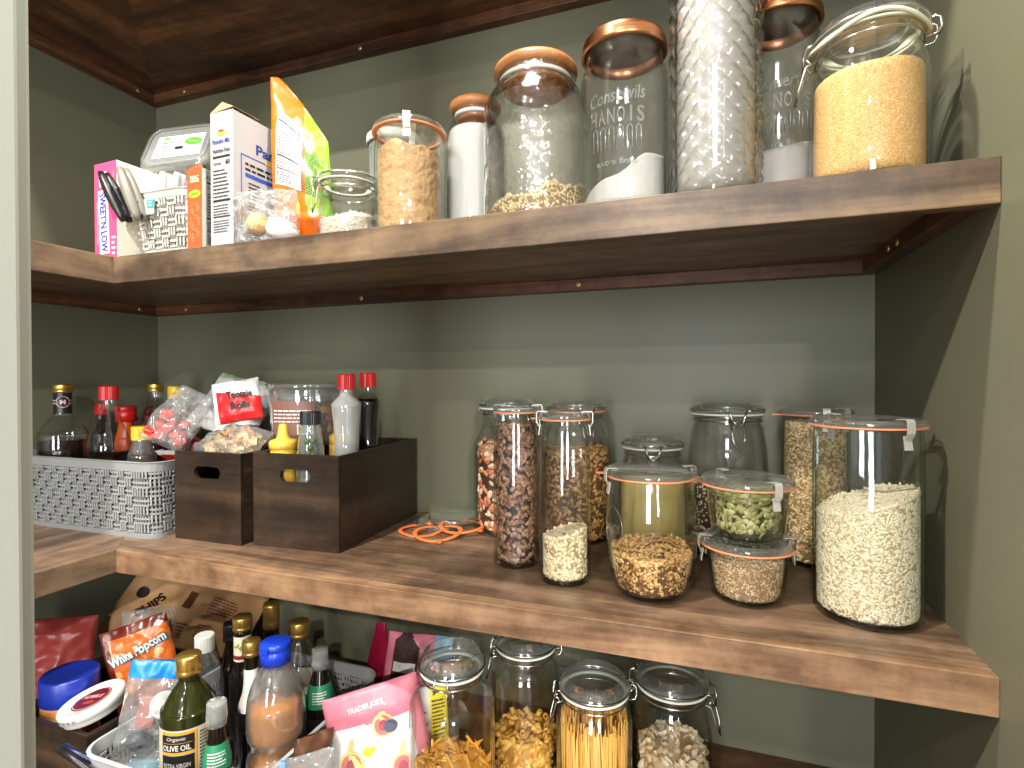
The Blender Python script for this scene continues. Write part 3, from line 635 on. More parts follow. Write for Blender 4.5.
t, inn = wood_lid_jar('wide hammered glass jar with a round wooden lid holding some pale crumbs', 1.0850, -.2850, pr, .2035, .0568, M_hammer)
G_cou = [plain('crumb_core', (140, 116, 76), .8), plain('pale_crumb', (232, 214, 172), .6), plain('cream_crumb', (216, 190, 140), .6)]
contents('pale_crumbs', 'pale cream crumbs heaped low in the hammered glass jar', 'grain', (1.0850, -.2850, Z1), inn, slope(.036, .26, .10, .010, .065, .008), G_cou, dict(n=2300, size=(.0050, .0044, .0036), kind='lump', tilt=.6), lump=.004)
pr = smooth_prof([(.042, 0), (.0465, .003), (.0478, .012), (.0478, .10), (.0465, .160), (.0410, .180), (.0365, .188), (.0355, .195), (.0360, .203)], 5)
t, inn = wood_lid_jar('slim glass jar of white sugar with a round wooden lid', .9720, -.2280, pr, .2035, .0395, M_clear)
M_sug = plain('white_sugar', (182, 181, 176), .8, bump=(700, .7, .0012))
contents('white_sugar', 'fine white sugar filling the slim wooden-lidded jar to its shoulder', 'sugar', (.9720, -.2280, Z1), inn, slope(.173, 0, 0), [M_sug])

# brown sugar jar
M_bsug = plain('brown_sugar', (180, 142, 98), .85, bump=(140, 1.0, .004), var=(60, .18))
pr = smooth_prof([(.040, 0), (.0455, .003), (.0478, .014), (.0490, .06), (.0492, .115), (.0478, .138), (.0475, .1455)], 5)
t, inn = weck('lidded glass jar packed with clumpy brown sugar on the upper shelf', .9030, -.3070, Z1, pr, clips=(-64, 116), tab=None, lid_r=.0510)
contents('brown_sugar', 'clumpy light brown sugar peaking toward the lid of its glass jar', 'brown sugar', (.9030, -.3070, Z1), inn, lambda x, y: .116+.022*math.exp(-((x+.008)**2+(y+.02)**2)/.0004)+.006*noise.noise((x*70, y*70, 2)), [M_bsug], lump=.006, lscale=90, rings=40, seg=90, caps=24, side_lump=.0045)
# cup with white rim behind
t = thing('plastic_tub', 'pale tub with a white rim standing behind the brown sugar jar', 'tub', (.826, -.222, Z1))
MB().lathe([(0, 0), (.032, 0), (.035, .004), (.041, .182), (.0398, .182), (.034, .006), (0, .004)], 40).build('tub_body', glass('frosted_plastic', tint=(.8, .83, .8), edge=(.4, .45, .4), haze=.18), t)
MB().lathe([(.0418, .177), (.044, .177), (.0445, .181), (.0440, .190), (.042, .192), (0, .1915), (0, .1895), (.0418, .187)], 40).build('lid', M_white_gasket, t)
# small clip jar with shredded white
pr = smooth_prof([(.036, 0), (.0415, .003), (.0440, .012), (.0445, .042), (.0430, .062), (.0385, .073), (.0380, .080)], 5)
t, inn = clip_jar('small squat clip-top jar of white shreds on the upper shelf', .8030, -.3130, Z1, .0445, .090, .0380, ang=-118, profx=pr, lid_h=.012, lever=.3)
G_shr = [plain('white_shreds', (190, 184, 168), .8), plain('white_shred', (222, 217, 202), .7)]
contents('white_shreds', 'heap of white shreds in the small squat clip-top jar', 'shredded coconut', (.8030, -.3130, Z1), inn, slope(.032, .10, .10, .012, .044, .004), G_shr, dict(n=900, size=(.0110, .0016, .0012), kind='rice', tilt=.9), lump=.003)

# ------------------------------------------------------------ boxes, bags, baskets and bottles
def rrect(w, h, r, n=6):
    """rounded rectangle outline as (x, y, nx, ny), evenly walked"""
    out = []
    for cx, cy, a0 in ((w/2-r, -h/2+r, -90), (w/2-r, h/2-r, 0), (-w/2+r, h/2-r, 90), (-w/2+r, -h/2+r, 180)):
        for k in range(n+1):
            a = R(a0+90*k/n); out.append((cx+r*math.cos(a), cy+r*math.sin(a), math.cos(a), math.sin(a)))
    return out
def walk(w, h, r, N):
    """N points evenly spaced along the outline"""
    P = rrect(w, h, r, 5); P.append(P[0]); d = [0]
    for i in range(1, len(P)): d.append(d[-1]+math.hypot(P[i][0]-P[i-1][0], P[i][1]-P[i-1][1]))
    q = np.linspace(0, d[-1], N, endpoint=False); return [tuple(np.interp(x, d, [p[k] for p in P]) for k in range(4)) for x in q], d[-1]
def basket(label, x, y, z, w, dp, h, mat, rz=0, group=None, taper=.012, tail=5, rows=7, name='plastic_basket', rim=.011, plain_rim=.0):
    """moulded plastic basket with a basket-weave wall full of small holes, a solid rim and a base"""
    t = thing(name, label, 'basket', (x, y, z), (0, 0, rz), group); r = .028
    per = 2*(w+dp); ng = int(per/.0185); N = ng*6; top, L_ = walk(w, dp, r, N)
    bot, _ = walk(w-2*taper, dp-2*taper, r-.004, N); weave = MB(); z0, z1 = .008, h-rim
    pt = lambda i, zz, off: tuple([bot[i % N][0]+(top[i % N][0]-bot[i % N][0])*zz/h+top[i % N][2]*off, bot[i % N][1]+(top[i % N][1]-bot[i % N][1])*zz/h+top[i % N][3]*off, zz])
    for j in range(rows*2):           # pairs of horizontal strands
        zz = z0+(z1-z0)*(j+.5)/(rows*2); hw = (z1-z0)/(rows*2)*.21; vs = []; fs = []
        for i in range(N):
            g = i//6; ph = .0018*(1 if (g+(j//2)) % 2 else -1)
            for o, zo in ((ph-.0009, -hw), (ph+.0009, -hw), (ph+.0009, hw), (ph-.0009, hw)): vs.append(pt(i, zz+zo, o))
        for i in range(N):
            k = (i+1) % N
            for a in range(4): b = (a+1) % 4; fs.append((i*4+a, k*4+a, k*4+b, i*4+b))
        weave.add(vs, fs)
    for g in range(ng):               # triple upright strands
        for s_ in range(3):
            i = g*6+s_*2; vs = []; fs = []; M_ = 2*rows*2
            for q in range(M_+1):
                zz = z0+(z1-z0)*q/M_; ph = .0018*(-1 if (g+int((q-.01)//4)) % 2 else 1)
                tx, ty = -top[i][3], top[i][2]; c = pt(i, zz, ph)
                for a, b in ((-.0014, -.0008), (.0014, -.0008), (.0014, .0008), (-.0014, .0008)): vs.append((c[0]+tx*a+top[i][2]*b, c[1]+ty*a+top[i][3]*b, c[2]))
            for q in range(M_):
                for a in range(4): b = (a+1) % 4; fs.append((q*4+a, q*4+b, q*4+4+b, q*4+4+a))
            weave.add(vs, fs)
    weave.build('woven_wall', mat, t)
    rm = MB(); sec = [(-.0012, z1-.001), (.0016, z1-.001), (.0026, h-.003), (.0042, h-.001), (.0030, h), (-.0014, h), (-.0014, z1)]
    vs = [pt(i, min(zz, h), o) for i in range(N) for o, zz in sec]; ns = len(sec)
    rm.add(vs, [(i*ns+a, ((i+1) % N)*ns+a, ((i+1) % N)*ns+(a+1) % ns, i*ns+(a+1) % ns) for i in range(N) for a in range(ns)], 0, False).build('rim', mat, t)
    bs = MB(); sec = [(-.002, .0005), (.0015, 0), (.0020, .009), (-.0016, .009)]
    vs = [pt(i, zz, o) for i in range(N) for o, zz in sec]; ns = 4
    bs.add(vs, [(i*ns+a, ((i+1) % N)*ns+a, ((i+1) % N)*ns+(a+1) % ns, i*ns+(a+1) % ns) for i in range(N) for a in range(ns)])
    bs.prism([(p[0]*.985, p[1]*.985) for p in bot], .0006, .003); bs.build('base', mat, t)
    return t
def wall_with_hole(mb, w, h, th, M, hole=True, hy=.77, hw=.029, hh=.0105, mi=0):
    n = 32; inner = []; outer = []
    for k in range(n):
        a = 2*PI*(k+.5)/n; c, s_ = math.cos(a), math.sin(a); cx = (hw-hh)*(1 if c > 0 else -1)
        inner.append((cx+hh*c, h*hy+hh*s_)); kx = abs(w/2/c) if abs(c) > 1e-6 else 9; ky = ((h*(1-hy)) if s_ > 0 else h*hy)/abs(s_) if abs(s_) > 1e-6 else 9
        kk = min(kx, ky); outer.append((kk*c, h*hy+kk*s_))
    corners = [(w/2, h), (-w/2, h), (-w/2, 0), (w/2, 0)]
    for cx, cy in corners:
        i = min(range(n), key=lambda q: (outer[q][0]-cx)**2+(outer[q][1]-cy)**2); outer[i] = (cx, cy)
    for y0, flip in ((0, 1), (th, -1)):
        vs = [(a, y0, b) for a, b in outer]+[(a, y0, b) for a, b in inner]; fs = [(k, (k+1) % n, n+(k+1) % n, n+k)[::flip] for k in range(n)]; mb.add(vs, fs, mi, False, M)
    for ring, flip in ((outer, -1), (inner, 1)):
        vs = [(a, 0, b) for a, b in ring]+[(a, th, b) for a, b in ring]; mb.add(vs, [(k, (k+1) % n, n+(k+1) % n, n+k)[::flip] for k in range(n)], mi, False, M)
def wood_bin(label, x, y, z, w, dp, h, rz=0, hole=True, group=None):
    t = thing('wooden_bin', label, 'bin', (x, y, z), (0, 0, R(rz)), group); th = .0065
    f = MB()
    if hole: wall_with_hole(f, w, h, th, Matrix.Translation((w/2, 0, 0)))
    else: f.box((0, 0, 0), (w, th, h))
    f.build('front_panel', M_bin, t)
    MB().box((0, th, 0), (th, dp-th, h)).build('side_panel', M_binY, t, bevel=.0005); MB().box((w-th, th, 0), (w, dp-th, h)).build('side_panel', M_binY, t, bevel=.0005)
    MB().box((0, dp-th, 0), (w, dp, h)).build('back_panel', M_bin, t, bevel=.0005); MB().box((th, th, .002), (w-th, dp-th, .007)).build('bottom_panel', M_bin, t)
    return t
BINS = [(0., '120d0a'), (.35, '241b15'), (.55, '35291f'), (.75, '4b3a2c'), (1., '6a5440')]
M_bin = wood('dark_bin_wood', BINS, 'X', .38, 31., 1.6); M_binY = wood('dark_bin_wood_side', BINS, 'Y', .38, 33., 1.6)
def bottle(name, label, cat, x, y, z, prof, gl, capspec=None, liquid=None, lab=None, group=None, rot=(0, 0, 0), seg=32):
    """bottle: body, cap (radius, z0, height, material, style), liquid (height, material), label bands [(z0, z1, material, draw)]"""
    t = thing(name, label, cat, (x, y, z), rot, group); P = smooth_prof(prof, 4)
    if liquid:
        sh, inner = shell(P, .0015, .004); MB().lathe(sh, seg).build('bottle_body', gl, t)
        hz = liquid[0]; pts = [(0, .0050)]+[(max(r-.0022, .001), z_) for r, z_ in P if .0055 < z_ < hz]; pts += [(np.interp(hz, [q[1] for q in P], [q[0] for q in P])-.0022, hz), (0, hz)]
        MB().lathe(pts, seg).build('liquid', liquid[1], t)
    else: MB().lathe([(0, P[0][1])]+P+[(0, P[-1][1]+.0005)], seg).build('bottle_body', gl, t)
    if capspec:
        r, z0, h, m, style = capspec
        c = MB()
        if style == 'ribbed':
            vs = []; n = 60
            for zz in (z0, z0+h*.92):
                for k in range(n): rr = r*(1 if k % 2 else .965); a = 2*PI*k/n; vs.append((rr*math.cos(a), rr*math.sin(a), zz))
            for k in range(n): a = 2*PI*k/n; vs.append((r*.9*math.cos(a), r*.9*math.sin(a), z0+h))
            fs = [(j*n+k, j*n+(k+1) % n, (j+1)*n+(k+1) % n, (j+1)*n+k) for j in range(2) for k in range(n)]+[tuple(range(2*n, 3*n)), tuple(range(n-1, -1, -1))]; c.add(vs, fs)
        elif style == 'nozzle':
            c.lathe([(0, z0), (r, z0), (r, z0+h*.28), (r*.92, z0+h*.34), (r*.50, z0+h*.42), (r*.40, z0+h*.55), (r*.30, z0+h*.95), (r*.22, z0+h), (0, z0+h)], 32)
        elif style == 'flip':
            c.lathe([(0, z0), (r, z0), (r, z0+h*.62), (r*.97, z0+h*.64), (r*.97, z0+h*.68), (r, z0+h*.70), (r, z0+h*.95), (r*.93, z0+h), (0, z0+h)], 32); c.box((-r*.35, -r*1.12, z0+h*.70), (r*.35, -r*.9, z0+h*.92))
        else:
            c.lathe([(0, z0), (r, z0), (r, z0+h*.22), (r*.975, z0+h*.25), (r*.975, z0+h*.32), (r, z0+h*.35), (r, z0+h*.9), (r*.94, z0+h), (0, z0+h)], 32)
        c.build('cap', m, t)
    Pr = np.array(P)
    for i, (z0, z1, mats, draw) in enumerate(lab or []):
        rf = lambda zz: float(np.interp(zz, Pr[:, 1], Pr[:, 0]))+.0003
        lm = MB().lathe([(rf(z0+(z1-z0)*k/8), z0+(z1-z0)*k/8) for k in range(9)], seg*2); lb_ = Label(cyl_map(rf, math.atan2(CAM.y-y, CAM.x-x), (z0+z1)/2)); lb_.v, lb_.f, lb_.m, lb_.sm = lm.v, lm.f, lm.m, lm.sm
        if draw: draw(lb_)
        lb_.build('paper_label', mats, t)
    return t
class Bag:
    """a filled pouch: width w, height h, thickness t, sealed flat at the ends, with creases"""
    def __init__(s, w, h, t, px=.5, py=.4, wr=.003, fr=22, seed=0, bend=0, pinch_top=0, pinch_side=0, lean=0, rag=0, slant=0):
        s.__dict__.update(w=w, h=h, t=t, px=px, py=py, wr=wr, fr=fr, seed=seed, bend=bend, pt=pinch_top, ps=pinch_side, lean=lean, rag=rag, slant=slant)
    def at(s, u, v, side=1, off=0):
        """u, v in 0..1; returns local point, x right, z up, front toward -y"""
        a = max(0, 1-abs(2*u-1)**2.6)**s.px; top = 1-v; b = max(0, min(1, v*6))**.5*max(0, min(1, (1-v)*(2.2 if s.pt else 6)))**.6
        x = (u-.5)*s.w*(1-s.pt*max(0, v-.55)/.45*.5); z = v*s.h*(1-s.slant*max(0, u-.12)**1.2)
        if s.rag: z += s.rag*noise.noise((u*5, s.seed, 1))*v
        n = noise.noise((x*s.fr+s.seed, z*s.fr, s.seed*1.7))*s.wr+.5*noise.noise((x*s.fr*2.7+s.seed, z*s.fr*2.7, side*3+s.seed))*s.wr+.9*s.wr*(.5-abs(noise.noise((x*s.fr*.8+9, z*s.fr*.8, side+s.seed*2))))
        y = -side*(s.t/2*a*b)+n*(.35+.65*a)*(-side if a*b > .02 else -1)+s.bend*(2*u-1)**2+s.lean*v*v-side*(off+.0002)
        return (x, y, z)
    def build(s, name, label, cat, loc, rot, mats, paint=None, nu=44, nv=56, group=None, part=None):
        m = MB()
        for side in (1, -1):
            o = len(m.f); m.grid(lambda u, v: s.at(u, v, side), nu, nv, 0)
            if side == -1: m.f[o:] = [f[::-1] for f in m.f[o:]]
            if paint:
                k = o
                for j in range(nv):
                    for i in range(nu): m.m[k] = paint((i+.5)/nu, (j+.5)/nv, side); k += 1
        root = thing(name, label, cat, loc, rot, group); m.build(part or 'pouch', mats, root); return root
    def label(s, side=1, off=.0007):
        """print mapping: x, y in metres from the bag's lower left corner"""
        return Label(lambda x, y, k=0: s.at(x/s.w, y/s.h, side, off*(1+.6*k)))

C = lambda n, c, r=.45, **k: plain(n, c, r, **k)
M_red = C('red_plastic', (205, 32, 34), .3); M_yellow = C('yellow_plastic', (230, 190, 40), .35); M_gold = plain('gold_metal', (214, 176, 92), .28, metal=.9)
M_blackp = C('black_plastic', (26, 26, 28), .35); M_blue = C('blue_plastic', (24, 60, 190), .3); M_greypl = C('grey_basket_plastic', (166, 168, 168), .4); M_whitepl = C('white_basket_plastic', (188, 186, 178), .4)
M_dkglass = C('dark_glass', (20, 14, 10), .06); M_olvglass = C('olive_green_glass', (38, 40, 10), .06); M_film = glass('thin_clear_film', tint=(.93, .93, .93), edge=(.6, .62, .62), refl=3, haze=.14, bump=(60, .5, .004))
M_pet = glass('clear_plastic', tint=(.94, .95, .95), edge=(.45, .48, .48), refl=2, haze=.05, bump=(50, .3, .003))

# -- upper shelf, left group
# pink sweetener carton
t = thing('sweetener_carton', 'pink and white sweetener carton at the far left of the upper shelf', 'carton', (.3460, -.3720, Z1), (0, 0, R(-3)))
w_, d_, h_ = .057, .125, .158
MB().box((0, .0006, 0), (w_, d_, h_)).build('carton_body', C('cream_card', (226, 220, 202), .6), t, bevel=.0008)
lb = Label(plane_map((0, 0, 0), (1, 0, 0), (0, 0, 1), .0003)); pk = C('pink_print', (232, 76, 120), .45); lb.rect(.0004, .0004, w_-.0004, h_-.0004, 0)
lb.rect(.012, .008, .037, .113, 1, 1, rot=.04); lb.rect(.013, .119, .033, .142, 1, 1, rot=.1); lb.text("SWEET'N LOW", .0245, .060, .0165, 2, 2, w=.098, rot=-PI/2+.06, bold=.03)
lb.text('S', .0235, .130, .022, 3, 2, bold=.03); lb.rect(.017, .129, .037, .1308, 3, 3, rot=-.5)
lb.rect(.042, .062, .057, .090, 4, 1, rot=.5); lb.text('SUGAR SUBSTITUTE', .050, .125, .0030, 1, 1, w=.035, rot=-PI/2); lb.text('ZERO CALORIE SWEETENER', .0085, .060, .0030, 1, 1, w=.070, rot=-PI/2); lb.lines(.044, .006, .055, .040, 4, 1, 1, seed=2)
lb.build('printed_front', [pk, M_white, C('blue_print', (38, 52, 150)), C('red_print', (206, 40, 52)), C('deep_pink_print', (222, 52, 108))], t)

# white basket
t = basket('white plastic basket of packets between the pink carton and orange box', .4860, -.2830, Z1, .132, .170, .100, M_whitepl, rows=5, taper=.010)
hb = MB(); hb.box((-.056, -.0905, .062), (-.004, -.0868, .088)).build('handle_panel', M_whitepl, t, bevel=.002)
st = Label(plane_map((-.008, -.0905, .078), (1, 0, 0), (0, 0, 1), .0006)); st.rect(-.008, -.006, .008, .007, 0); st.text('BPA', 0, .003, .003, 1, 1); st.text('FREE', 0, -.002, .003, 1, 1)
st.build('sticker', [C('teal_sticker', (58, 150, 150)), M_white], t)
def bag_clip(label, x, y, z, mat, rx, ry, L_=.075):
    t = thing('bag_clip', label, 'clip', (x, y, z), (R(rx), R(ry), 0))
    for s_ in (-1, 1):
        c = MB(); pts = [(0, s_*(.0050+.0010*math.sin(k/9*PI)), -.040+L_*k/9) for k in range(10)]
        c.tube(pts, lambda q: .0034+.0048*math.sin(max(.02, min(.98, q))*PI)**.6, 10, flat=1); c.build('jaw', mat, t)
    MB().tube([(-.006, 0, -.010), (.006, 0, -.010)], .0035, 10).build('pivot', mat, t)
    MB().tube([(0, 0, -.036), (0, 0, -.030)], .0058, 12).build('grip_pad', M_blackp, t)
    return t
bag_clip('black bag clip hooked on the white basket beside the pink carton', .4170, -.3860, Z1+.090, M_blackp, 8, -24, .085)
bag_clip('grey-topped bag clip hooked on the middle of the white basket front', .4540, -.3860, Z1+.090, C('warm_grey_plastic', (120, 116, 106), .4), 8, -16, .085)
bag_clip('white bag clip standing behind the grey one in the white basket', .4560, -.3350, Z1+.108, M_white, 0, 10)
bag_clip('pale grey bag clip standing in the white basket near its orange neighbour', .4850, -.3350, Z1+.104, C('pale_grey_plastic', (190, 192, 188), .4), 0, 14)
Bag(.075, .085, .035, seed=3, wr=.006, fr=40).build('snack_packet', 'purple and clear packet poking out of the white basket', 'packet', (.495, -.285, Z1+.052), (R(-8), 0, R(8)),
    [C('purple_film', (140, 96, 150), .3), C('pale_film', (205, 198, 200), .3), C('olive_film', (150, 146, 90), .4)], lambda u, v, s_: 0 if noise.noise((u*7, v*7, 1)) > .02 else (1 if noise.noise((u*9, v*9, 5)) > -.1 else 2))
pkt = Label(plane_map((0, 0, 0), (1, 0, 0), (0, 0, 1), .0002)); pkt.poly([(-.014, 0), (.010, 0), (.014, .052), (-.012, .058)], 0); pkt.text('S', 0, .035, .014, 1, 1)
tag(pkt.build('sweetener_packet', [C('pink_paper', (232, 120, 170)), C('violet_print', (90, 40, 120))], loc=(.470, -.305, Z1+.082), rot=(0, R(8), 0), solid=.0006), 'pink sweetener packet standing up in the white basket', 'packet')
# clamshell tub, tilted toward the room
t = thing('clamshell_tub', 'clear lidded plastic food tub tilted on top of the white basket', 'tub', (.4180, -.2700, Z1+.2130), (R(62), R(-4), R(14)))
def rr_loft(mb, secs, n=6, mi=0):
    vs = []; fs = []
    for (w, d, r, z) in secs: vs += [(x, y, z) for x, y, _, _ in rrect(w, d, r, n)]
    k = 4*(n+1)
    for j in range(len(secs)-1):
        for i in range(k): fs.append((j*k+i, j*k+(i+1) % k, (j+1)*k+(i+1) % k, (j+1)*k+i))
    return mb.add(vs, fs, mi, True)
a = MB(); rr_loft(a, [(.100, .075, .014, -.046), (.104, .079, .016, -.044), (.118, .092, .02, -.002), (.128, .102, .022, 0)]); a.prism([(x, y) for x, y, _, _ in rrect(.100, .075, .014)], -.0465, -.046); a.build('tub_body', M_film, t)
a = MB(); rr_loft(a, [(.128, .102, .022, .001), (.132, .106, .024, .002), (.132, .106, .024, .006), (.124, .098, .02, .008), (.120, .094, .02, .012), (.112, .086, .018, .012)]); a.prism([(x, y) for x, y, _, _ in rrect(.112, .086, .018)], .0095, .0105); a.build('lid', M_film, t)
for z_, s_ in ((.0022, .131), (.0125, .121)): MB().tube([(x, y, z_) for x, y, _, _ in rrect(s_, s_-.026, .022)], .0011, 6, closed=True).build('lid_ridge', M_pet, t)
lb = Label(plane_map((0, 0, .0108), (1, 0, 0), (0, 1, 0), .0003)); lb.rect(-.042, -.030, .048, .026, 0); lb.lines(-.038, -.026, -.012, .012, 7, 1, 1, seed=5); lb.disc(.028, .006, .017, .010, 2, 1, rot=-.2)
lb.text('Organic', .028, .006, .004, 0, 2, w=.020, rot=-.2); lb.text('Organic', .010, .018, .0045, 1, 1, w=.030); lb.rect(-.004, -.012, .012, -.004, 1, 1); lb.text('Spring Mix', .022, -.018, .0045, 1, 1, w=.032); lb.disc(-.026, .020, .006, .003, 2, 1)
lb.build('paper_label', [M_white, M_black, C('leaf_green_print', (96, 170, 50))], t)

# orange carton
t = thing('orange_carton', 'small orange-red carton with a green oval beside the tall white carton', 'carton', (.5560, -.3740, Z1), (0, 0, R(2)))
w_, d_, h_ = .0290, .085, .122
b = MB().box((0, .0004, 0), (w_, d_, h_)); b.add([(0, .0004, h_), (w_, .0004, h_), (w_*.5, .012, h_+.012)], [(0, 1, 2)], 1); b.build('carton_body', [M_white, C('orange_red_print', (232, 84, 42))], t, bevel=.0006)
lb = Label(plane_map((0, 0, 0), (1, 0, 0), (0, 0, 1), .0003)); lb.rect(.0002, .0002, w_-.0002, h_, 0); lb.disc(.0145, .083, .0115, .006, 1, 1, rot=.08); lb.text('Organic', .0145, .083, .0045, 3, 2, w=.015, italic=.3, rot=.08)
lb.text('MAC', .0145, .108, .006, 2, 1, w=.016, bold=.02); lb.rect(.006, .101, .023, .104, 2, 1); 
for cy_, rr_ in ((.060, .009), (.040, .011), (.021, .010)):
    for q in (1, .62): lb.tube([lb.fn(.0145+rr_*.8*q*math.cos(a), cy_+rr_*q*math.sin(a), 1) for a in [2*PI*i/22 for i in range(22)]], .0004, 4, 4, closed=True)
lb.build('printed_front', [MATS['orange_red_print'], C('lime_oval', (150, 200, 50)), C('cream_print', (250, 226, 180)), C('dark_green_print', (40, 80, 30)), C('peach_print', (246, 140, 96))], t)
lb = Label(plane_map((w_, 0, 0), (0, 1, 0), (0, 0, 1), .0003)); lb.facts(.006, .006, .070, h_-.008, 0, seed=4); lb.build('nutrition_panel', [M_black], t)

# tall white mix carton
t = thing('mix_carton', 'tall white pancake mix carton with its torn top flap up', 'carton', (.6000, -.3715, Z1), (0, 0, R(-2)))
w_, d_, h_ = .0455, .185, .200
MB().box((0, 0, 0), (w_, d_, h_)).build('carton_body', C('white_card', (172, 172, 173), .45), t, bevel=.0006)
f = MB(); f.add([(0, 0, h_), (w_*.45, .004, h_+.016), (w_, .001, h_+.004), (w_, .05, h_+.005), (w_*.5, .05, h_+.012), (0, .05, h_)], [(0, 1, 5), (1, 4, 5), (1, 2, 3, 4), (0, 2, 1)]); f.build('top_flap', [C('kraft_card', (176, 140, 104), .8)], t, solid=.0006)
lb = Label(plane_map((0, 0, 0), (1, 0, 0), (0, 0, 1), .0004)); lb.facts(.005, .018, w_-.004, .148, 0, seed=7); lb.text('Pancake Mix', w_/2, .156, .0075, 1, 1, w=.036, bold=.02, italic=.1); lb.disc(w_/2, .167, .010, .0028, 2, 1); lb.disc(w_/2, .171, .006, .002, 3, 1)
lb.build('front_print', [M_black, C('navy_print', (36, 66, 140)), C('amber_print', (236, 176, 60)), C('brown_print', (120, 80, 40))], t)
lb = Label(plane_map((w_, 0, 0), (0, 1, 0), (0, 0, 1), .0004)); blue = C('royal_blue_print', (40, 84, 170))
for r_ in ((.014, .002, .0156, .140), (.014, .139, .17, .1406)): lb.rect(*r_, 0)
lb.text('Pancake', .085, .156, .016, 1, 0, w=.085, bold=.03); lb.disc(.092, .171, .020, .004, 2); lb.rect(.060, .139, .110, .145, 2, 1); lb.lines(.022, .118, .13, .134, 2, 3, 0, seed=9); lb.rect(.022, .108, .120, .114, 0, 0, rot=-.0)
lb.lines(.028, .012, .055, .104, 16, 3, 0, seed=12); lb.rect(.062, .088, .15, .0895, 0); lb.rect(.062, .02, .0635, .0895, 0); lb.lines(.068, .02, .14, .084, 11, 3, 0, seed=13)
lb.build('side_print', [blue, MATS['navy_print'], MATS['amber_print'], M_black], t)

# orange and green bag
B = Bag(.094, .272, .030, seed=5, wr=.004, fr=18, pinch_top=.10, bend=-.006, slant=.50)
t = B.build('snack_bag', 'orange and lime green food bag leaning beside the white mix carton', 'bag', (.7200, -.3050, Z1+.010), (R(-4), R(-4), R(14)), [C('orange_film', (212, 98, 8), .3), C('lime_film', (118, 164, 30), .3)], lambda u, v, s_: 1 if u > .64-.06*v and v > .20 else 0)
lb = B.label(); lb.grid(lambda u, v: B.at(.10+.44*u+.05*v, .34+.46*v, 1, .0008), 8, 16, 0)
sub = Label(lambda x, y, k=0: B.at(.10+.44*x+.05*y, .34+.46*y, 1, .0014)); sub.facts(.03, .02, .97, .98, 1, seed=20)
s2 = Label(lambda x, y, k=0: B.at(x, y, 1, .0010)); s2.lines(.56, .34, .92, .74, 22, 1, 0, seed=22, rag=.45)
for o_ in (sub, s2): lb.add(o_.v, o_.f, 1)
lb.build('printed_panel', [C('silver_print', (196, 196, 194), .4), M_black], t)

# crumpled clear bag with a pale lump
B = Bag(.096, .075, .030, seed=9, wr=.014, fr=46, px=.4)
t = B.build('clear_bag', 'crumpled clear plastic bag with a pale lump in front of the orange bag', 'bag', (.6960, -.3600, Z1+.001), (0, 0, R(10)), [M_film], part='film')
MB().lathe([(0, 0), (.012, .002), (.017, .012), (.014, .024), (.006, .030), (0, .031)], 14).build('pale_lump', C('pale_crust', (206, 170, 116), .7, bump=(120, .8, .003)), t, (-.012, -.008, .012), (.3, .5, 0))
MB().lathe([(0, 0), (.018, .002), (.022, .014), (.016, .026), (0, .030)], 14, sx=1.3).build('white_lump', C('white_lumps', (222, 220, 214), .7, bump=(140, .8, .003)), t, (.018, .004, .006), (.2, .3, 0))

# -- middle shelf, left: grey basket and its bottles
basket('grey woven-look plastic basket of sauce bottles at the left end of the middle shelf', .2150, -.2130, Z2, .404, .236, .134, plain('mid_grey_plastic', (146, 148, 148), .4), rows=7, taper=.008, rim=.016)
zb = Z2+.0036
bour = [(.038, 0), (.041, .003), (.0415, .012), (.0415, .150), (.040, .165), (.030, .185), (.0180, .198), (.0150, .205), (.0150, .250)]
def emblem(lb_): lb_.disc(0, .003, .0115, .0115, 1, 1); lb_.disc(0, .003, .0098, .0098, 0, 2); lb_.text('M', 0, .003, .009, 1, 3, bold=.03); lb_.rect(-.024, .005, -.012, .007, 1, 1); lb_.rect(.012, .005, .024, .007, 1, 1); lb_.rect(-.024, -.001, -.012, .001, 1, 1); lb_.rect(.012, -.001, .024, .001, 1, 1)
bottle('glass_bottle', 'clear-shouldered bottle with a black neck, white round emblem and gold cap', 'bottle', .0730, -.2600, zb, bour, M_clear, (.0172, .247, .017, M_gold, 'plain'), (.150, C('dark_syrup', (30, 18, 10), .15)), [(.204, .246, [M_blackp, C('pale_rose_print', (214, 180, 176))], emblem)])
soyp = [(.034, 0), (.037, .003), (.0375, .012), (.0375, .128), (.0350, .150), (.0240, .185), (.0155, .215), (.0135, .232), (.0135, .250)]
bottle('sauce_bottle', 'flared soy sauce bottle with a bright red cap in the grey basket', 'bottle', .1780, -.2400, zb, soyp, M_clear, (.0165, .232, .028, M_red, 'ribbed'), (.128, C('soy_sauce', (24, 12, 8), .12)))
sq = lambda R_, H, nr: [(R_-.003, 0), (R_, .003), (R_, H*.70), (R_*.9, H*.80), (nr+.001, H*.92), (nr, H*.95), (nr, H)]
M_ketch = C('orange_sauce', (206, 86, 24), .2); M_brn = C('brown_sauce', (66, 30, 12), .15); M_rsauce = C('red_sauce', (150, 26, 16), .2)
bottle('hot_sauce_bottle', 'dark bottle with a red cap behind the flared soy sauce bottle', 'bottle', .0560, -.1750, zb, sq(.020, .200, .010), M_dkglass, (.0125, .196, .026, M_red, 'plain'))
bottle('squeeze_bottle', 'orange squeeze bottle with a stubby red cap in the grey basket', 'bottle', .1180, -.1640, zb, sq(.0215, .186, .014), M_ketch, (.0200, .182, .034, M_red, 'flip'))
bottle('small_sauce_bottle', 'short brown bottle with a yellow ribbed cap at the front of the grey basket', 'bottle', .2900, -.2550, zb, sq(.024, .166, .015), M_pet, (.0172, .158, .026, M_yellow, 'ribbed'), (.130, M_brn))
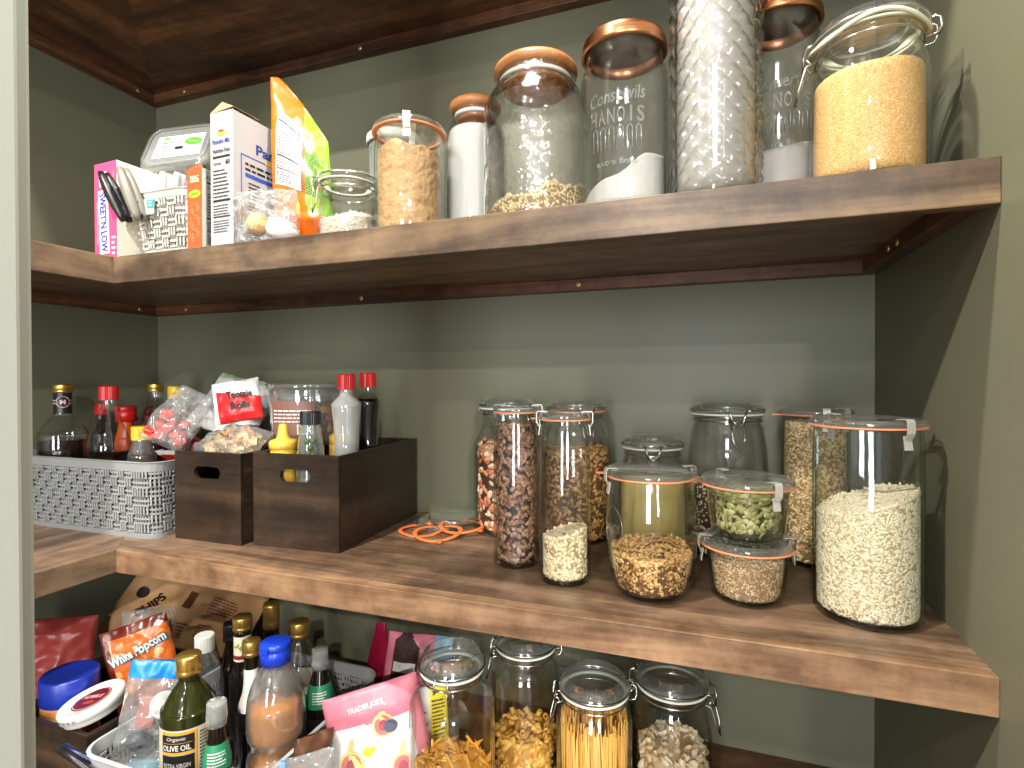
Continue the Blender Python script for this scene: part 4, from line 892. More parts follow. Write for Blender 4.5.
bottle('syrup_bottle', 'dark red-brown bottle with a gold cap at the back of the grey basket', 'bottle', .1640, -.1320, zb, sq(.0260, .250, .0145), M_clear, (.0162, .246, .018, M_gold, 'plain'), (.215, C('cherry_brown', (70, 16, 12), .12)))
bottle('yellow_cap_bottle', 'bottle with a yellow cap half hidden behind the white packet', 'bottle', .2260, -.1330, zb, sq(.0250, .236, .013), M_dkglass, (.0152, .232, .026, M_yellow, 'plain'))
for k, (x, y, z, rx, ry, rz) in enumerate(((.345, -.215, .128, 60, 0, 20), (.365, -.175, .140, 40, 10, -30), (.320, -.180, .130, 70, 10, 60), (.372, -.225, .120, 80, 0, 80))):
    Bt = Bag(.045, .055, .010, seed=30+k, wr=.004, fr=50)
    Bt.build('ketchup_packet', 'red condiment packet in the right end of the grey basket', 'packet', (x, y, Z2+z-.012), (R(rx), R(ry), R(rz)), [C('red_foil', (214, 40, 36), .25), C('navy_foil', (28, 34, 90), .3), M_white], (lambda k: lambda u, v, s_: (1 if v > .8 and k == 1 else 0) if v < .9 else 2)(k), nu=14, nv=16, group='red packets in the grey basket')

# wooden bins
wood_bin('narrow dark wooden bin with a slot handle beside the grey basket', .4320, -.3000, Z2, .1475, .2600, .152, 0)
wood_bin('wider dark wooden bin with a slot handle holding the big clear tub', .5940, -.2880, Z2, .1640, .2700, .1535, 2.6)
# in the narrow bin
Bn = Bag(.126, .078, .050, seed=41, wr=.010, fr=26, px=.45)
t = Bn.build('noodle_bag', 'clear bag of pale crinkled chips in the narrow wooden bin', 'bag', (.5060, -.2780, Z2+.136), (R(-58), 0, R(3)), [M_film, C('maroon_film', (110, 30, 34), .35)], lambda u, v, s_: 1 if (u < .12 and v < .7) else 0, part='film')
cr = MB(); rg = random.Random(4)
for i in range(90):
    a = rg.uniform(0, 2*PI); q = math.sqrt(rg.random()); x, z = .052*q*math.cos(a), .040+.028*q*math.sin(a); y = rg.uniform(-.028, .022)*(1-q*.6)
    m = Matrix.Translation((x, y, z)) @ Matrix.Rotation(rg.uniform(0, 6), 4, 'X') @ Matrix.Rotation(rg.uniform(0, 6), 4, 'Z')
    cr.grid(lambda u, v: ((u-.5)*.024, (v-.5)*.020, .004*math.sin(u*9)+.003*math.sin(v*5)), 5, 4, rg.randrange(2), m)
c_ = cr.build('chips', [C('pale_chip', (226, 198, 142), .6), C('tan_chip', (204, 166, 104), .6)], t)
c_['kind'] = 'stuff'
Bw = Bag(.140, .130, .018, seed=44, wr=.010, fr=20, px=.5)
t = Bw.build('white_packet', 'crumpled white paper packet lying over the grey basket and narrow bin', 'packet', (.4100, -.1950, Z2+.172), (R(-38), R(14), R(12)), [C('silvery_paper', (212, 214, 214), .4), C('sage_band', (168, 190, 160), .4)], lambda u, v, s_: 1 if v > .9 else 0)
Bc = Bag(.085, .115, .036, seed=47, wr=.014, fr=28, px=.5, pinch_top=.5)
t = Bc.build('candy_bag', 'clear bag of red sweets slumped over the narrow wooden bin', 'bag', (.3680, -.2780, Z2+.156), (R(-24), R(24), R(20)), [M_film], part='film')
k_ = MB(); rg = random.Random(8)
for i in range(22):
    x, z = rg.uniform(-.032, .030), rg.uniform(.010, .055); m = Matrix.Translation((x, rg.uniform(-.012, .012), z)) @ Matrix.Rotation(rg.uniform(0, 6), 4, 'Y') @ Matrix.Rotation(rg.uniform(0, 6), 4, 'X')
    k_.box((-.008, -.005, -.006), (.008, .005, .006), 0, m)
k_.build('red_sweets', C('red_wrapper', (216, 60, 48), .3), t, bevel=.0015)['kind'] = 'stuff'
Br = Bag(.080, .076, .026, seed=52, wr=.004, fr=26, px=.5)
t = Br.build('candy_packet', 'red and white packet with black lettering beside the big clear tub', 'packet', (.5180, -.2420, Z2+.200), (R(-14), R(-10), R(30)), [C('red_packet', (206, 34, 36), .3), C('white_packet_film', (228, 226, 224), .35)], lambda u, v, s_: 1 if v > .78-.25*u or u < .12 else 0)
lb = Br.label(1, .0012); lb.text('Tootsie', .048, .047, .013, 0, 1, w=.042, bold=.04); lb.text('Rolls', .048, .027, .013, 0, 1, w=.032, bold=.04); lb.build('lettering', [M_black], t)
Bz = Bag(.115, .060, .030, seed=58, wr=.008, fr=30)
t = Bz.build('white_pouch', 'white pouch with small print lying behind the red packet in the narrow bin', 'pouch', (.4400, -.0950, Z2+.195), (R(-30), R(6), R(0)), [C('white_pouch_film', (224, 224, 222), .35)])
lb = Bz.label(1, .0012); lb.lines(.06, .012, .105, .045, 5, 0, 1, seed=3); lb.build('small_print', [C('grey_print', (90, 90, 96))], t)
# in the wider bin
t = thing('snack_tub', 'big round clear plastic tub of brown snacks with a brown label', 'tub', (.5850, -.1450, Z2+.1538))
tp = [(.060, 0), (.064, .004), (.067, .05), (.0700, .095), (.0700, .102)]
sh, inn = shell(smooth_prof(tp, 3), .0016, .004); MB().lathe(sh, 56).build('tub_body', M_pet, t)
MB().lathe([(0, .096), (.066, .096), (.068, .106), (.0715, .106), (.0735, .102), (.0755, .102), (.0755, .112), (.0735, .114), (.0690, .114), (.0675, .108), (.066, .106), (0, .106)], 56).build('lid', M_pet, t)
rf = lambda zz: .0642+zz*.060
lbg = MB().grid(lambda u, v: (rf(.020+.062*v)*math.cos(R(-112+72*u)), rf(.020+.062*v)*math.sin(R(-112+72*u)), .020+.062*v), 20, 4)
lb = Label(cyl_map(lambda z: rf(z)+.0004, R(-76), .020)); lb.v, lb.f, lb.m, lb.sm = lbg.v, lbg.f, lbg.m, lbg.sm
lb.lines(-.036, .024, .038, .050, 4, 1, 1, seed=3, fill=.35, rag=.05); lb.rect(.012, .002, .039, .020, 1, 1)
for i in range(12): lb.rect(.014+.0019*i, .004, .0148+.0019*i+(.0004 if i % 3 else 0), .019, 2, 2)
lb.build('paper_label', [C('cocoa_label', (122, 84, 72), .5), M_white, M_black], t)
contents('brown_snacks', 'brown snack pieces filling the big clear tub', 'snacks', (.5850, -.1450, Z2+.1538), inn, slope(.068, 0, 0, 0, .06, .006), [C('snack_core', (92, 52, 28), .8), C('snack_tan', (170, 112, 62), .7), C('snack_brown', (138, 82, 44), .7)], dict(n=200, size=(.022, .018, .014), kind='lump', tilt=.6))
hex_ = [(.0215, 0), (.0235, .003), (.0235, .010), (.0220, .10), (.0208, .155), (.0222, .190), (.0245, .216), (.0238, .226), (.0135, .238), (.0112, .243), (.0110, .252)]
bottle('soy_sauce_bottle', 'slim clear bottle with a red cap and little sauce in the wider bin', 'bottle', .7200, -.2080, Z2+.0075, hex_, glass('milky_plastic', tint=(.86, .86, .86), edge=(.5, .5, .5), haze=.22, refl=2), (.0148, .250, .026, M_red, 'ribbed'), (.155, M_brn))
bottle('soy_sauce_bottle', 'slim dark full bottle with a red cap at the back of the wider bin', 'bottle', .7220, -.1480, Z2+.0075, [(r*.92, z*1.01) for r, z in hex_], M_clear, (.0142, .253, .026, M_red, 'ribbed'), (.232, C('dark_soy', (14, 8, 8), .08)))
t = bottle('spice_shaker', 'ribbed clear shaker with a black lid at the front of the wider bin', 'shaker', .6790, -.2500, Z2+.0075, [(.0205, 0), (.0225, .003), (.0225, .110), (.0215, .150), (.0165, .185), (.0155, .192)], M_pet, (.0168, .192, .022, M_blackp, 'ribbed'), (.120, C('pepper_mix', (84, 76, 60), .8, bump=(300, 1, .002), var=(200, .6))))
for i, (a, zz) in enumerate(((-66, .165), (-52, .155), (-38, .166), (-60, .146), (-44, .142))):
    rr_ = .0200 if zz > .16 else .0216; MB().lathe([(0, -.003), (.004, -.002), (.005, 0), (.004, .002), (0, .003)], 10).build('pepper_leaf', C('leaf_fleck', (70, 92, 50), .6), t, (rr_*math.cos(R(a)), rr_*math.sin(R(a)), zz), (0, R(90), R(a)))
M_must = C('mustard_plastic', (232, 186, 70), .4)
bottle('mustard_bottle', 'squeeze bottle with a pale yellow pointed cap at the front of the wider bin', 'bottle', .6260, -.2545, Z2+.0075, [(.0195, 0), (.021, .003), (.021, .130), (.0205, .145), (.020, .150)], M_must, (.0225, .150, .042, M_must, 'nozzle'))
bottle('mustard_bottle', 'yellow pointed-cap bottle half hidden behind the black-lidded shaker', 'bottle', .6950, -.1990, Z2+.0075, [(.0140, 0), (.015, .003), (.015, .145), (.0145, .155)], M_must, (.0150, .155, .044, M_must, 'nozzle'))

# loose glass lids and rubber rings
for k, (x, y, z, s_, lab_) in enumerate(((.8340, -.078, 0, 1, 'lower clear glass jar lid lying behind the orange rubber rings'), (.8560, -.070, .0108, 1, 'upper clear glass jar lid stacked near the wall by the rubber rings'))):
    o = MB().lathe([(0, .001), (.034, .001), (.038, 0), (.046, .0004), (.0475, .004), (.046, .009), (.041, .0105), (.038, .008), (.033, .0055), (0, .0055)], 48).build('jar_lid', glass('loose_lid_glass', tint=(.80, .87, .82), edge=(.2, .38, .28), refl=4, haze=.04), None, (x, y, Z2+z)); tag(o, lab_, 'lid')
for k, (x, y, r_, an, tilt, lab_) in enumerate(((.8200, -.125, .036, 20, 6, 'orange rubber ring at the left of the loose rings'), (.8620, -.145, .037, -60, 10, 'orange rubber ring lying in front of the glass lids'), (.8900, -.105, .037, -20, 5, 'orange rubber ring touching the jar of mixed nuts'))):
    t = thing('rubber_ring', lab_, 'rubber ring', (x, y, Z2+.0022+.0035*k), (R(tilt*.6), R(0), 0)); rg_ = MB()
    rg_.tube([((r_+.003*math.sin(2*a+k))*math.cos(a), (r_+.003*math.sin(2*a+k))*math.sin(a), .0012+.002*math.sin(a*2+k)) for a in [2*PI*i/48 for i in range(48)]], .0042, 8, closed=True, flat=.35).build('ring', C('bright_orange_rubber', (242, 120, 62), .4, sss=.1), t)
    a = R(an); MB().prism([(r_-.002, -.005), (r_+.012, -.003), (r_+.012, .003), (r_-.002, .005)], .0004, .0022, 0, Matrix.Rotation(a, 4, 'Z')).build('tab', MATS['bright_orange_rubber'], t)

# ------------------------------------------------------------ lowest shelf
# pasta jars
HL = dict(lid_h=.020)
pj = lambda Rb, H, Rn: smooth_prof([(Rb-.006, 0), (Rb-.001, .004), (Rb, .012), (Rb, H*.5), (Rb, H*.74), (Rb*.97, H*.80), (Rn+.004, H*.86), (Rn, H*.875), (Rn, H-.020)], 4)
G_pas = [C('tagliatelle_core', (206, 146, 52), .7), C('egg_noodle', (236, 176, 76), .5), C('egg_noodle_deep', (216, 148, 46), .5)]
t, inn = clip_jar('fluted glass storage jar of yellow pasta at the left of the pasta jars', .9850, -.3450, Z3, .0560, .285, .0365, ang=100, profx=pj(.0560, .262, .0345), ribs=(.03, .172, .012), lid_h=.024)
contents('egg_pasta', 'yellow egg pasta lying in the fluted glass jar', 'pasta', (.9850, -.3450, Z3), inn, slope(.112, -.15, .05, .004, .05, .004), G_pas, dict(n=320, size=(.055, .0070, .0026), kind='rice', tilt=.08, sink=.1), gap=.002, lump=.004)
pz = pj(.0530, .232, .0400)
t, inn = clip_jar('clip-top jar of yellow pasta tubes second from the left on the lowest shelf', 1.0400, -.2000, Z3, .0530, .232, .0400, ang=200, profx=pz, **HL)
def tube_pasta(mb, P, L_, r_, mi):
    for (x, y, z) in P:
        m = Matrix.Translation((x, y, z)) @ Matrix.Rotation(rg.uniform(0, 6.3), 4, 'Z') @ Matrix.Rotation(rg.uniform(.5, 1.6), 4, 'X')
        mb.lathe([(r_, -L_/2), (r_, L_/2), (r_*.7, L_/2), (r_*.7, -L_/2)], 9, rg.choice(mi), m, closed=True)
m = MB(); core(m, inn, slope(.085), gap=.007)
P, _ = fill_points(inn, slope(.088), 230, .009); tube_pasta(m, P, .022, .0045, [1, 2])
V = np.array(m.v); zs = np.array([p[1] for p in inn]); rs = np.array([p[0] for p in inn]); lim = np.interp(V[:, 2], zs[1:], rs[1:])-.0012; rr_ = np.hypot(V[:, 0], V[:, 1]); k = np.where(rr_ > lim, lim/np.maximum(rr_, 1e-6), 1); V[:, :2] *= k[:, None]; V[:, 2] = np.maximum(V[:, 2], .006); m.v = [tuple(q) for q in V]
tag(m.build('tube_pasta', [C('tube_pasta_core', (186, 136, 62), .7), C('tube_pasta_gold', (230, 182, 92), .45), C('tube_pasta_deep', (206, 152, 62), .45)], loc=(1.0400, -.2000, Z3)), 'curled yellow pasta tubes low in the second clip-top jar', 'pasta', kind='stuff')
t, inn = clip_jar('clip-top jar packed with upright long pasta in the middle of the lowest shelf', 1.1560, -.2500, Z3, .0520, .232, .0420, ang=200, profx=pj(.0520, .214, .0420), **HL)
m = MB(); core(m, inn, slope(.100), gap=.006)
for i in range(300):
    a = rg.uniform(0, 2*PI); q = (.0475-.0035)*(1 if rg.random() < .6 else math.sqrt(rg.random())); L_ = rg.uniform(.145, .168); tx, ty = rg.uniform(-.008, .008), rg.uniform(-.008, .008)
    x, y = q*math.cos(a), q*math.sin(a); q2 = Matrix.Translation((0, 0, .007))
    pts = []
    for z in (0, L_*.5, L_):
        X, Y = x+tx*(z/L_-.5), y+ty*(z/L_-.5); d = math.hypot(X, Y); lim = float(np.interp(z+.007, [p[1] for p in inn[1:]], [p[0] for p in inn[1:]]))-.0028; k = min(1, lim/max(d, 1e-5)); pts.append((X*k, Y*k, z+.007))
    m.tube(pts, .0017, 4, rg.choice([1, 1, 2]), flat=.6)
tag(m.build('long_pasta', [C('long_pasta_core', (150, 100, 36), .7), C('long_pasta_gold', (238, 184, 84), .42), C('long_pasta_deep', (216, 154, 56), .42)], loc=(1.1560, -.2500, Z3)), 'upright yellow linguine packed to the neck of the middle jar', 'pasta', kind='stuff')
t, inn = clip_jar('clip-top jar of pale shell pasta, rightmost on the lowest shelf', 1.2580, -.2150, Z3, .0520, .232, .0430, ang=-12, profx=pj(.0520, .222, .0430), **HL)
G_she = [C('shell_pasta_core', (190, 166, 126), .8), C('shell_pasta_cream', (232, 214, 178), .5), C('shell_pasta_pale', (240, 228, 200), .5), C('shell_pasta_tan', (212, 188, 146), .5)]
contents('shell_pasta', 'pale cream shell pasta filling half of the rightmost jar', 'pasta', (1.2580, -.2150, Z3), inn, slope(.118, 0, 0, .010, .05, .008), G_she, dict(n=330, size=(.0165, .0150, .0150), kind='shell', tilt=.9, sink=-.1), gap=.003)

# dark bin with the jars in it
wood_bin('dark wooden bin at the bottom left corner of the lowest shelf', .3050, -.4750, Z3, .1730, .2300, .1270, 0, hole=False)
t = bottle('peanut_butter_jar', 'peanut butter jar with a wide dark blue lid in the bottom left bin', 'jar', .3525, -.4200, Z3+.0075, [(.034, 0), (.037, .003), (.037, .110), (.034, .122), (.033, .130)], C('peanut_brown', (176, 118, 62), .4), None)
MB().lathe([(0, .122), (.0375, .122), (.0385, .124), (.0385, .158), (.0365, .1615), (.034, .1605), (0, .1605)], 48).build('screw_lid', C('dark_blue_lid', (22, 42, 136), .35), t)
MB().lathe([(.0376, .080), (.0376, .110)], 40).build('paper_label', C('tan_label', (196, 146, 90), .5), t)
t = thing('dip_tub', 'white round tub with a dark red label lying tilted on the bin corner', 'tub', (.4350, -.4380, Z3+.1440), (R(8), R(-12), R(10)))
MB().lathe([(0, -.012), (.036, -.012), (.039, -.010), (.040, 0)], 48).build('tub_body', C('tub_white', (206, 204, 198), .4), t)
MB().lathe([(.0395, -.003), (.0425, -.003), (.0428, .008), (.041, .0105), (.038, .0105), (.036, .008), (0, .008)], 48).build('lid', MATS['tub_white'], t)
lb = Label(plane_map((0, 0, .0082), (1, 0, 0), (0, 1, 0), .0003)); lb.disc(0, 0, .025, .025, 0, n=32); lb.disc(0, 0, .0235, .0235, 1, 1, n=32); lb.disc(0, 0, .0225, .0225, 0, 2, n=32); lb.text('HUMMUS', 0, .004, .008, 1, 3, w=.034, bold=.02, italic=.2); lb.disc(.004, -.009, .010, .004, 2, 3); lb.build('round_label', [C('dark_red_label', (96, 20, 24), .35), C('rose_print', (206, 160, 156)), C('brown_red_print', (150, 60, 46))], t)
lb = Label(cyl_map(.0429, R(-95), .0025)); lb.text('BEST BY 05 22', 0, 0, .0035, 0, 0, w=.035); lb.build('date_print', [M_black], t)

# bags at the back left
Bg = Bag(.120, .150, .040, seed=61, wr=.010, fr=20); Bg.build('red_bag', 'dull red film bag in the back left corner of the lowest shelf', 'bag', (.1480, -.3300, Z3+.030), (R(-8), R(4), R(40)), [C('dull_red_film', (150, 58, 52), .35)])
Bg = Bag(.085, .135, .034, seed=64, wr=.010, fr=26)
t = Bg.build('nut_bag', 'clear zip bag of pale oats standing behind the white tub', 'bag', (.3600, -.3050, Z3+.085), (R(-6), R(2), R(40)), [M_film], part='film')
m = MB(); P = [((rg.uniform(-.026, .026)), rg.uniform(-.010, .010), rg.uniform(.012, .075)) for _ in range(420)]
scatter(m, np.array(P), np.tile([0, -1, 0], (420, 1)).astype(float), 'lump', (.0075, .0065, .005), mats=2, tilt=1.0); m.build('oats', [C('oat_tan', (186, 152, 100), .7), C('oat_pale', (216, 188, 138), .7)], t)['kind'] = 'stuff'
lb = Bg.label(1, .0012); lb.rect(.056, .030, .082, .115, 0, 0, 6); lb.facts(.057, .032, .081, .113, 1, 1, seed=66); lb.build('paper_label', [C('grey_label', (168, 164, 160), .5), M_black], t)
Bp = Bag(.098, .145, .020, seed=67, wr=.008, fr=24)
t = Bp.build('popcorn_bag', 'glossy amber food bag with white lettering tilted behind the zip bag', 'bag', (.4290, -.3390, Z3+.080), (R(-10), R(-14), R(42)), [C('amber_film', (186, 92, 34), .25), C('dark_amber_film', (96, 34, 20), .25), C('pale_amber', (214, 150, 92), .3)], lambda u, v, s_: 1 if v > .90 or u < .12 else (2 if noise.noise((u*6, v*9, 3)) > .25 else 0))
lb = Bp.label(1, .0014); lb.text('White Popcorn', .050, .100, .020, 0, 1, w=.086, bold=.03, rot=.2); lb.text('White Popcorn', .0505, .099, .022, 1, 0, w=.090, bold=.09, rot=.2); lb.build('lettering', [M_white, C('teal_blue_print', (20, 84, 120))], t)
Bk = Bag(.300, .185, .055, seed=71, wr=.015, fr=11, px=.35)
t = Bk.build('paper_bag', 'crumpled brown kraft paper bag lying at the back left of the lowest shelf', 'bag', (.2500, -.1900, Z3+.070), (R(-42), R(14), R(14)), [plain('kraft_paper', (206, 158, 108), .75, bump=(60, .5, .002), var=(8, .12))])
lb = Bk.label(1, .0012); lb.text('CHIPS', .085, .072, .022, 0, 1, w=.058, rot=1.15, bold=.04); lb.disc(.052, .092, .012, .012, 0, 1)
for k in range(5): lb.rect(.150+.004*k, .085, .1525+.004*k, .120, 1, 1, rot=.0)
for k in range(6): lb.rect(.205, .040+.0045*k, .240, .0420+.0045*k, 1, 1)
lb.lines(.205, .090, .265, .125, 6, 1, 1, seed=7); lb.lines(.150, .030, .185, .060, 5, 1, 1, seed=8); lb.build('ink_print', [C('black_brown_print', (40, 28, 22)), C('brown_ink', (112, 62, 40))], t)

# oil and vinegar basket
basket('light grey plastic basket of oil and vinegar bottles on the lowest shelf', .6270, -.3350, Z3, .276, .312, .120, C('light_grey_plastic', (172, 174, 176), .4), rows=5, taper=.006, rim=.018)
zc = Z3+.0036
M_bg = C('bronze_gold_metal', (190, 156, 84), .3, metal=.85)
def olive(lb_):
    lb_.rect(-.036, .018, .006, .040, 1, 1); lb_.text('Organic', -.016, .035, .006, 2, 2, w=.024, italic=.2); lb_.rect(-.034, .0295, .004, .030, 3, 2); lb_.text('OLIVE OIL', -.016, .0235, .0075, 2, 2, w=.036, bold=.02)
    lb_.rect(-.036, .014, .006, .0175, 3, 1); lb_.rect(.006, -.044, .0085, .044, 3, 1); lb_.rect(-.036, .0405, .006, .044, 3, 1); lb_.rect(-.036, -.044, .006, .013, 1, 1); lb_.text('EXTRA VIRGIN', -.016, 0, .006, 2, 2, w=.034)
    lb_.lines(.012, -.040, .040, .042, 18, 4, 1, seed=9)
bottle('olive_oil_bottle', 'dark green olive oil bottle with a gold cap and black label', 'bottle', .6215, -.4320, zc, [(.031, 0), (.0345, .003), (.0350, .012), (.0350, .158), (.0325, .176), (.0225, .196), (.0142, .208), (.0132, .215), (.0132, .226)], M_olvglass, (.0160, .218, .026, M_gold, 'plain'), None, [(.066, .158, [C('cream_label', (206, 196, 170), .5), M_blackp, M_white, C('orange_gold_print', (222, 160, 50)), M_black], olive)])
amber = plain('amber_liquid', (224, 138, 34), .15, alpha=.8)
t = bottle('cider_vinegar_bottle', 'waisted clear bottle of amber vinegar with a royal blue cap', 'bottle', .7080, -.3620, zc, [(.036, 0), (.0395, .003), (.0400, .050), (.0400, .078), (.0365, .086), (.0340, .096), (.0365, .106), (.0400, .116), (.0400, .150), (.0360, .176), (.0240, .202), (.0150, .214), (.0145, .226)], M_pet, (.0212, .214, .030, M_blue, 'flip'), (.155, amber), [(.004, .040, [C('pale_blue_label', (150, 176, 206), .4), M_white], None)])
dk = C('balsamic_dark', (24, 14, 12), .08)
def greenlab(lb_): lb_.text('HEINRICH', 0, .008, .004, 1, 1, w=.026); lb_.text('VINEGAR', 0, 0, .006, 1, 1, w=.028, bold=.02); lb_.lines(-.014, -.012, .014, -.004, 3, 1, 1, seed=3)
M_grnlab = C('green_label', (40, 128, 88), .4)
vp = lambda R_, H: [(R_-.003, 0), (R_, .003), (R_, H*.60), (R_*.93, H*.70), (R_*.62, H*.84), (.0095, H*.92), (.0090, H)]
def vinegar(label, x, y, R_, H):
    t = bottle('vinegar_bottle', label, 'bottle', x, y, zc, vp(R_, H), M_dkglass, None, None, [(H*.62, H*.80, [M_grnlab, M_white], lambda l: (l.lines(-.012, -.008, .012, .010, 5, 1, 1, seed=3), None)), (H*.22, H*.54, [C('black_label', (26, 24, 24), .4), C('red_band', (196, 50, 40)), M_white, M_grnlab], lambda l: (l.rect(-.013, .004, .013, .012, 1, 1), l.text('VINEGAR', 0, .008, .005, 2, 2, w=.022), l.rect(-.014, -.014, .014, -.008, 3, 1)))])
    MB().lathe([(0, H-.016), (.0125, H-.016), (.0130, H-.006), (.0120, H+.012), (.0115, H+.014), (0, H+.014)], 28).build('clear_cap', glass('clear_cap', tint=(.8, .82, .82), edge=(.5, .52, .52), haze=.25, refl=2), t)
vinegar('green-labelled dark bottle with a clear cap between the oil and the cider', .6900, -.4480, .0175, .186)
vinegar('green-labelled dark bottle with a clear cap by the right side of the basket', .7280, -.2900, .0215, .188)
bottle('rice_vinegar_bottle', 'large clear bottle with a gold cap behind the blue-capped bottle', 'bottle', .6600, -.2570, zc, [(.030, 0), (.0335, .003), (.0335, .130), (.0300, .155), (.0190, .178), (.0135, .190), (.0130, .206)], M_clear, (.0155, .196, .026, M_bg, 'plain'), (.070, C('pale_liquid', (206, 190, 150), .1)), [(.070, .125, [C('aged_label', (196, 184, 160), .5), M_black], lambda l: l.lines(-.02, -.02, .02, .02, 6, 1, 1, seed=2))])
bottle('water_bottle', 'clear bottle with a ridged white cap behind the olive oil', 'bottle', .5420, -.3380, zc, [(.024, 0), (.027, .003), (.027, .130), (.024, .160), (.015, .186), (.0125, .196), (.0120, .204)], M_pet, (.0145, .192, .025, M_white, 'ribbed'))
bottle('dark_vinegar_bottle', 'slim dark bottle with a black cap beside the gold-topped wine-style bottle', 'bottle', .5350, -.2780, zc, vp(.0190, .200), M_dkglass, (.0140, .180, .030, M_blackp, 'plain'))
def herb(lb_):
    for k in range(7): lb_.disc(-.011+.0036*k, .004+.003*math.sin(k*2.1), .0035, .0016, 1, 1, rot=k)
    lb_.rect(-.016, -.016, .016, -.010, 2, 1)
bottle('balsamic_bottle', 'dark bottle with a leafy neck label and a bronze cap in the basket', 'bottle', .5830, -.3020, zc, [(.018, 0), (.020, .003), (.020, .130), (.0135, .160), (.0130, .222)], M_dkglass, (.0148, .216, .022, M_bg, 'plain'), None, [(.168, .208, [C('ivory_label', (214, 206, 176), .5), C('leaf_print', (130, 140, 70)), C('wine_print', (120, 30, 44))], herb)])
bottle('small_vinegar_bottle', 'smaller dark bottle with a bronze cap and white neck label', 'bottle', .6360, -.3360, zc, [(.018, 0), (.020, .003), (.020, .110), (.0135, .140), (.0110, .160), (.0105, .206)], M_dkglass, (.0135, .200, .022, M_bg, 'plain'), None, [(.118, .180, [M_white], None)])
bottle('tall_vinegar_bottle', 'tall dark bottle with a bronze sleeve at the back of the oil basket', 'bottle', .5600, -.2150, zc, [(.018, 0), (.0195, .003), (.0195, .130), (.0140, .160), (.0125, .200)], M_dkglass, (.0140, .178, .044, M_bg, 'plain'))
# zip bag with a blue zipper
Bz = Bag(.082, .200, .026, seed=81, wr=.010, fr=26, px=.4)
t = Bz.build('zip_bag', 'clear zip bag with a bright blue zipper in front of the olive oil', 'bag', (.5300, -.4450, Z3+.022), (R(-4), R(10), R(36)), [M_film, C('bright_blue_zip', (20, 124, 214), .35)], lambda u, v, s_: 1 if v > .90 else 0, part='film')
MB().lathe([(0, 0), (.017, 0), (.018, .002), (.018, .010), (.016, .012), (0, .012)], 32).build('white_lid', M_white, t, (.012, -.006, .140), (R(70), 0, R(20)))
MB().box((-.018, -.004, .010), (.030, .004, .060)).build('blue_card', C('sky_card', (120, 190, 214), .4), t, bevel=.001)
MB().lathe([(0, -.010), (.016, -.010), (.018, 0), (.016, .010), (0, .010)], 20, sy=.5).build('dark_packet', C('slate_packet', (70, 76, 92), .3), t, (-.010, 0, .085), (.3, .4, 0))
MB().box((-.020, -.005, .105), (.004, .004, .150)).build('red_card', C('faded_red_card', (190, 96, 88), .4), t, bevel=.002)
t = thing('bag_clip', 'navy and black clip hooked on the front left corner of the oil basket', 'clip', (.5120, -.4960, Z3+.112), (0, R(-58), R(20)))
for s_ in (-1, 1): MB().tube([(0, s_*.004, -.040), (0, s_*.007, -.010), (0, s_*.005, .012), (0, s_*.003, .040)], .0042, 8).build('jaw', C('navy_plastic', (20, 26, 66), .35) if s_ > 0 else M_blackp, t)

# bags to the right of the oil basket
Bf = Bag(.140, .160, .030, seed=91, wr=.005, fr=16, px=.35)
t = Bf.build('fig_bag', 'pink and white food bag printed with cut figs beside the oil basket', 'bag', (.8680, -.3080, Z3+.016), (R(-10), R(-12), R(30)), [C('pink_film', (214, 122, 140), .4), C('white_film', (232, 230, 228), .4)], lambda u, v, s_: 0 if v > .74-.04*u or u > .86 else 1)
lb = Bf.label(1, .0010)
figm = [C('fig_rim', (206, 196, 130)), C('fig_flesh', (196, 112, 112)), C('fig_seed', (160, 70, 80)), M_white, C('fig_yellow', (232, 206, 40)), C('blueberry', (80, 84, 104))]
for cx, cy, q in ((.028, .066, 1.0), (.030, .022, .9), (.082, .108, .85), (.070, .050, .0), (.098, .045, .9)):
    if q:
        lb.disc(cx, cy, .0185*q, .0200*q, 0, 0, 28); lb.disc(cx, cy, .0145*q, .0160*q, 1, 1, 24); lb.disc(cx, cy, .0075*q, .0090*q, 2, 2, 16); lb.poly([(cx-.005, cy+.016*q), (cx+.005, cy+.016*q), (cx+.010, cy+.034*q), (cx+.005, cy+.036*q)], 0, 0)
lb.disc(.060, .088, .012, .010, 3, 0); lb.disc(.056, .080, .010, .007, 4, 1, rot=.5); lb.disc(.092, .104, .010, .009, 5, 3)
lb.text("TRADER JOE'S", .062, .139, .0085, 3, 0, w=.052, bold=.03, rot=.04)
lb.build('printed_figs', figm, t)
Bc = Bag(.120, .150, .030, seed=95, wr=.006, fr=18, px=.4)
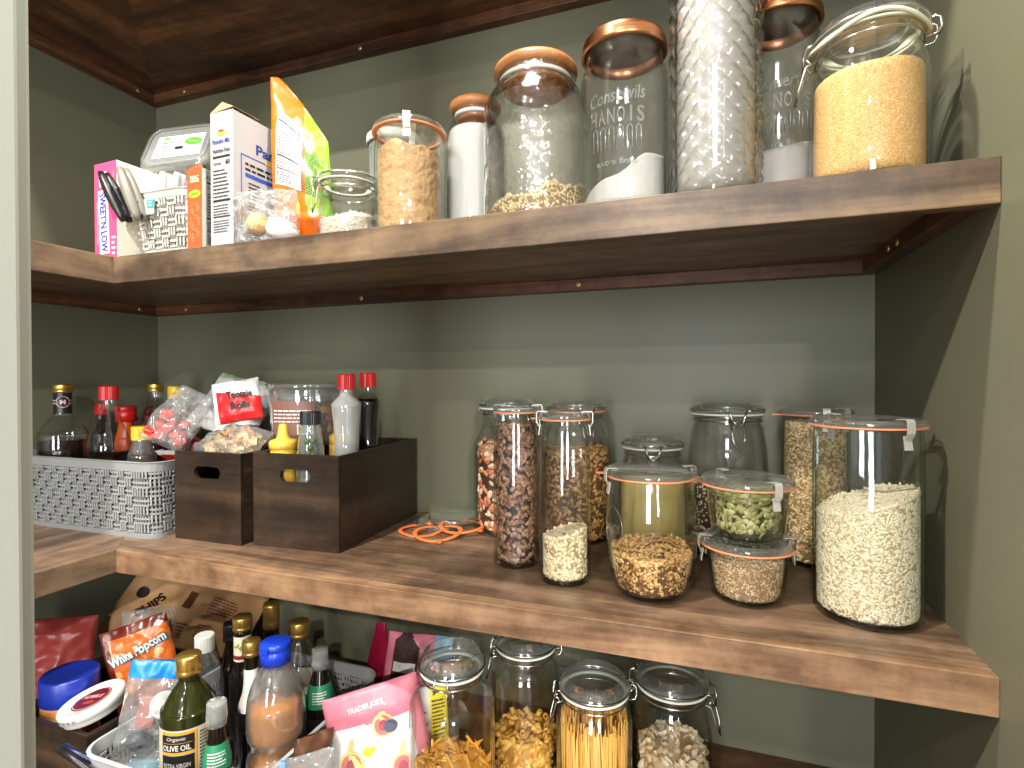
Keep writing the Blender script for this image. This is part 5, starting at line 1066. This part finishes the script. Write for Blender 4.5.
t = Bc.build('chocolate_bag', 'pink bag with a dark chocolate picture and blue patch near the wall', 'bag', (.7900, -.1200, Z3+.006), (R(-6), R(8), R(24)), [MATS['pink_film'], C('light_blue_film', (130, 184, 216), .4), C('chocolate_print', (58, 30, 26), .6, bump=(300, 1, .002), var=(120, .5))], lambda u, v, s_: 1 if (u > .72 and v > .72) else (2 if (.12 < u < .50 and .45 < v < 1.06-.9*abs(u-.28)) else 0))
lb = Bc.label(1, .0012); lb.rect(.016, .085, .056, .102, 0, 0); lb.text('Almonds', .036, .0935, .007, 1, 1, w=.032); lb.build('name_label', [C('grey_white_label', (206, 204, 204)), M_black], t)
Bm = Bag(.045, .165, .020, seed=97, wr=.004, fr=20, pinch_top=1.2)
Bm.build('magenta_bag', 'narrow deep red twisted bag standing against the back wall by the basket', 'bag', (.7050, -.1000, Z3), (0, R(4), 0), [C('magenta_film', (150, 20, 56), .25)])
Bv = Bag(.060, .150, .012, seed=99, wr=.004, fr=20)
t = Bv.build('yellow_bag', 'slim white and yellow packet standing between the fig bag and fluted jar', 'bag', (.9000, -.2420, Z3+.003), (0, R(-3), R(30)), [C('white_back_film', (214, 214, 212), .4), C('bright_yellow_film', (232, 216, 40), .4)], lambda u, v, s_: 1 if u > .55 else 0)
lb = Bv.label(1, .0010); lb.lines(.036, .04, .057, .135, 16, 0, 1, seed=31); lb.lines(.006, .03, .030, .12, 14, 0, 1, seed=32); lb.build('small_print', [M_black], t)
Bb = Bag(.080, .130, .030, seed=101, wr=.010, fr=26)
t = Bb.build('snack_pouch', 'clear pouch with a pale blue edge at the bottom beside the fig bag', 'pouch', (.8300, -.4300, Z3+.012), (R(-10), R(-8), R(30)), [M_film, C('powder_blue_film', (110, 150, 196), .4)], lambda u, v, s_: 1 if .16 < u < .26 else 0, part='film')
Bn2 = Bag(.060, .130, .020, seed=103, wr=.008, fr=26)
t = Bn2.build('blue_snack_bag', 'blue bag with an orange stripe pressed against the basket side', 'bag', (.7860, -.4050, Z3+.010), (R(-4), R(14), R(74)), [C('denim_blue_film', (92, 128, 178), .35), C('orange_stripe', (232, 160, 46), .35), C('brown_snack_film', (96, 62, 40), .5)], lambda u, v, s_: 2 if v > .72 else (1 if .50 < u < .62 else 0))
